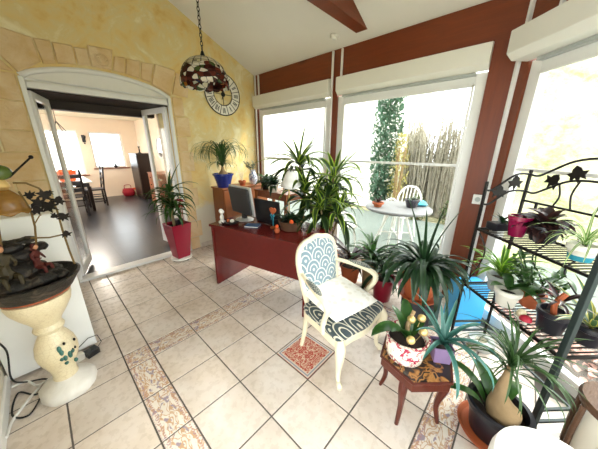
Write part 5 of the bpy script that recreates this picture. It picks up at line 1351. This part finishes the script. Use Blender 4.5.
# garden table and chairs
p=thing('garden_table','grey garden table on the terrace outside the middle window','table',(3.62,.16,-.05))
MB().lathe([(.001,.74),(.46,.74),(.47,.75),(.47,.77),(.46,.78),(.001,.78)],40).build('tabletop',M['greytable'],p)
for k in range(4):
    a=PI/2*k+.6;MB().tube([(.10*math.cos(a),.10*math.sin(a),.74),(.36*math.cos(a),.36*math.sin(a),0)],.018,8).build('leg',M['white_paint'],p)
a_=MB()
for k in range(2): a_.tube([(.23*math.cos(PI*k/2+.6),.23*math.sin(PI*k/2+.6),.37),(-.23*math.cos(PI*k/2+.6),-.23*math.sin(PI*k/2+.6),.37)],.012,6)
a_.build('stretcher',M['white_paint'],p)
def gchair(loc,rz,label):
    r=thing('garden_chair',label,'chair',loc,rz,'white garden chairs')
    MB().box((-.22,-.22,.42),(.22,.22,.445)).build('seat',M['white_paint'],r,bevel=.01,smooth=False)
    for sx in (-1,1):
        for sy in (-1,1): MB().tube([(.18*sx,.18*sy,.42),(.22*sx,.23*sy,0)],[.018,.014],8).build('leg',M['white_paint'],r)
        MB().tube(sm([(.21*sx,.21,.44),(.25*sx,.16,.66),(.26*sx,-.10,.65),(.24*sx,-.2,.44)],5),.014,8).build('armrest',M['white_paint'],r)
    b_=MB();b_.tube(sm([(-.21,.21,.44),(-.23,.26,.72),(-.12,.29,.90),(0,.30,.93),(.12,.29,.90),(.23,.26,.72),(.21,.21,.44)],5),.018,8)
    for k in range(5): x=-.13+.065*k;b_.tube([(x,.21,.44),(x*1.1,.29,.90)],.009,6)
    b_.build('backrest',M['white_paint'],r);return r
gchair((3.60,-.72,-.05),PI+.35,'white garden chair right of the grey garden table')
gchair((3.22,.92,-.05),.9,'white garden chair left of the grey garden table near the first window')
gchair((4.55,.45,-.05),-PI/2-.2,'white garden chair on the far side of the grey garden table')
p=thing('potted_plant','small dark plant in a pinkish bowl on the garden table','plant',(3.40,.38,.731))
pot(p,.05,.08,.07,M['terracotta'],.004);lv=MB();rosette(lv,(0,0,0),(0,0,.06),24,(.07,.13),(.02,.03),(.1,1.3),(.3,1.2),'lance',5,clamp=False);lv.build('foliage',M['L_brown'],p,ang=80)
p=thing('planter_bowl','dark blue-grey bowl with a plant on the garden table','plant',(3.72,.0,.731))
pot(p,.07,.10,.12,M['darkstand'],.004);lv=MB();rosette(lv,(0,0,0),(0,0,.1),20,(.06,.11),(.02,.03),(.1,1.3),(.3,1.2),'lance',5,clamp=False);lv.build('foliage',M['L_grey'],p,ang=80)
p=thing('folded_cloth','pale turquoise cloth lying on the far edge of the garden table','cloth',(3.93,-.05,.731),.5)
pillow(.24,.18,.07,8,8).build('cloth',M['teal'],p,ang=80)
# vegetation
def bush(name,label,cat,loc,rx,ry,h,n,mat,leafL,group=None,z0=.0,prof='lance',trunk=True,sphere=True,seed=0):
    rr=random.Random(seed);r=thing(name,label,cat,loc,0,group)
    if trunk:
        t=MB()
        for k in range(5):
            a=2*PI*k/5+rr.random();t.tube([(rr.uniform(-.1,.1)*rx,rr.uniform(-.1,.1)*ry,0),(rx*.3*math.cos(a),ry*.3*math.sin(a),h*.45),(rx*.5*math.cos(a),ry*.5*math.sin(a),h*.85)],[.05,.03,.01],6)
        t.build('branches',M['trunk'],r)
    m=MB()
    for k in range(n):
        u=rr.random()*2*PI;v=rr.random()**.5;z=rr.random()
        w=math.sin(PI*min(1,.12+.80*z))**.6 if sphere else 1
        m.leaf((rx*w*v*math.cos(u),ry*w*v*math.sin(u),z0+z*(h-z0)),rr.uniform(0,6.28),rr.uniform(-.6,1.2),leafL*rr.uniform(.7,1.4),leafL*.42,rr.uniform(-.3,1),3,.12,prof,clamp=False)
    m.build('foliage',M[mat],r,ang=80);return r
def reeds(loc,rx,ry,h,n,label,seed):
    rr=random.Random(seed);r=thing('reed_clump',label,'reeds',loc,0,'dry reed clumps beyond the lawn')
    s1=MB();l1=MB()
    for k in range(n):
        x,y=rr.uniform(-rx,rx),rr.uniform(-ry,ry);hh=h*rr.uniform(.6,1.1);dx,dy=rr.uniform(-.14,.14),rr.uniform(-.12,.12)
        s1.tube([(x,y,0),(x+dx*.4,y+dy*.4,hh*.55),(x+dx,y+dy,hh)],[.014,.010,.004],4,cap=False)
        for q in range(6):
            t=rr.uniform(.3,1);l1.leaf((x+dx*t,y+dy*t,hh*t),rr.uniform(0,6.28),rr.uniform(.2,1.1),rr.uniform(.18,.34),.025,rr.uniform(.4,1.6),3,.12,'grass',clamp=False)
    s1.build('canes',M['L_reed'],r);l1.build('leaves',M['L_reed'],r,ang=80)

bush('conifer','tall dark green conifer beside the corner of the white house','tree',(6.25,1.62,-.1),.36,.36,3.6,4200,'L_conifer',.12,trunk=False,seed=1)
bush('forsythia_shrub','yellow-green shrub in front of the reeds beyond the terrace','shrub',(6.05,1.14,-.1),.26,.22,2.0,900,'L_yellow',.07,seed=2)
for i,(x,y,h,lb_) in enumerate([(6.9,1.0,2.2,'dry reed clump nearest the conifer, at the left of the hedge'),(7.1,.35,2.4,'tall dry reed clump in the middle of the hedge behind the garden table'),(7.0,-.35,2.2,'dry reed clump at the right of the hedge seen beside the corner post')]):
    reeds((x,y,-.1),.36,.30,h,190,lb_,20+i)
for i,(x,y,lb_) in enumerate([(6.1,.62,'low evergreen bush at the left foot of the reeds'),(6.2,-.12,'low evergreen bush at the right foot of the reeds')]):
    bush('low_bush',lb_,'bush',(x,y,-.1),.22,.26,.6,380,'L_hedge',.08,'low bushes at the foot of the reeds',seed=40+i)
# shell of the house roof edge is left to the sky
#@@END@@
sc=bpy.context.scene
sc.view_settings.view_transform='Standard';sc.view_settings.look='None';sc.view_settings.gamma=1;sc.view_settings.exposure=1.08
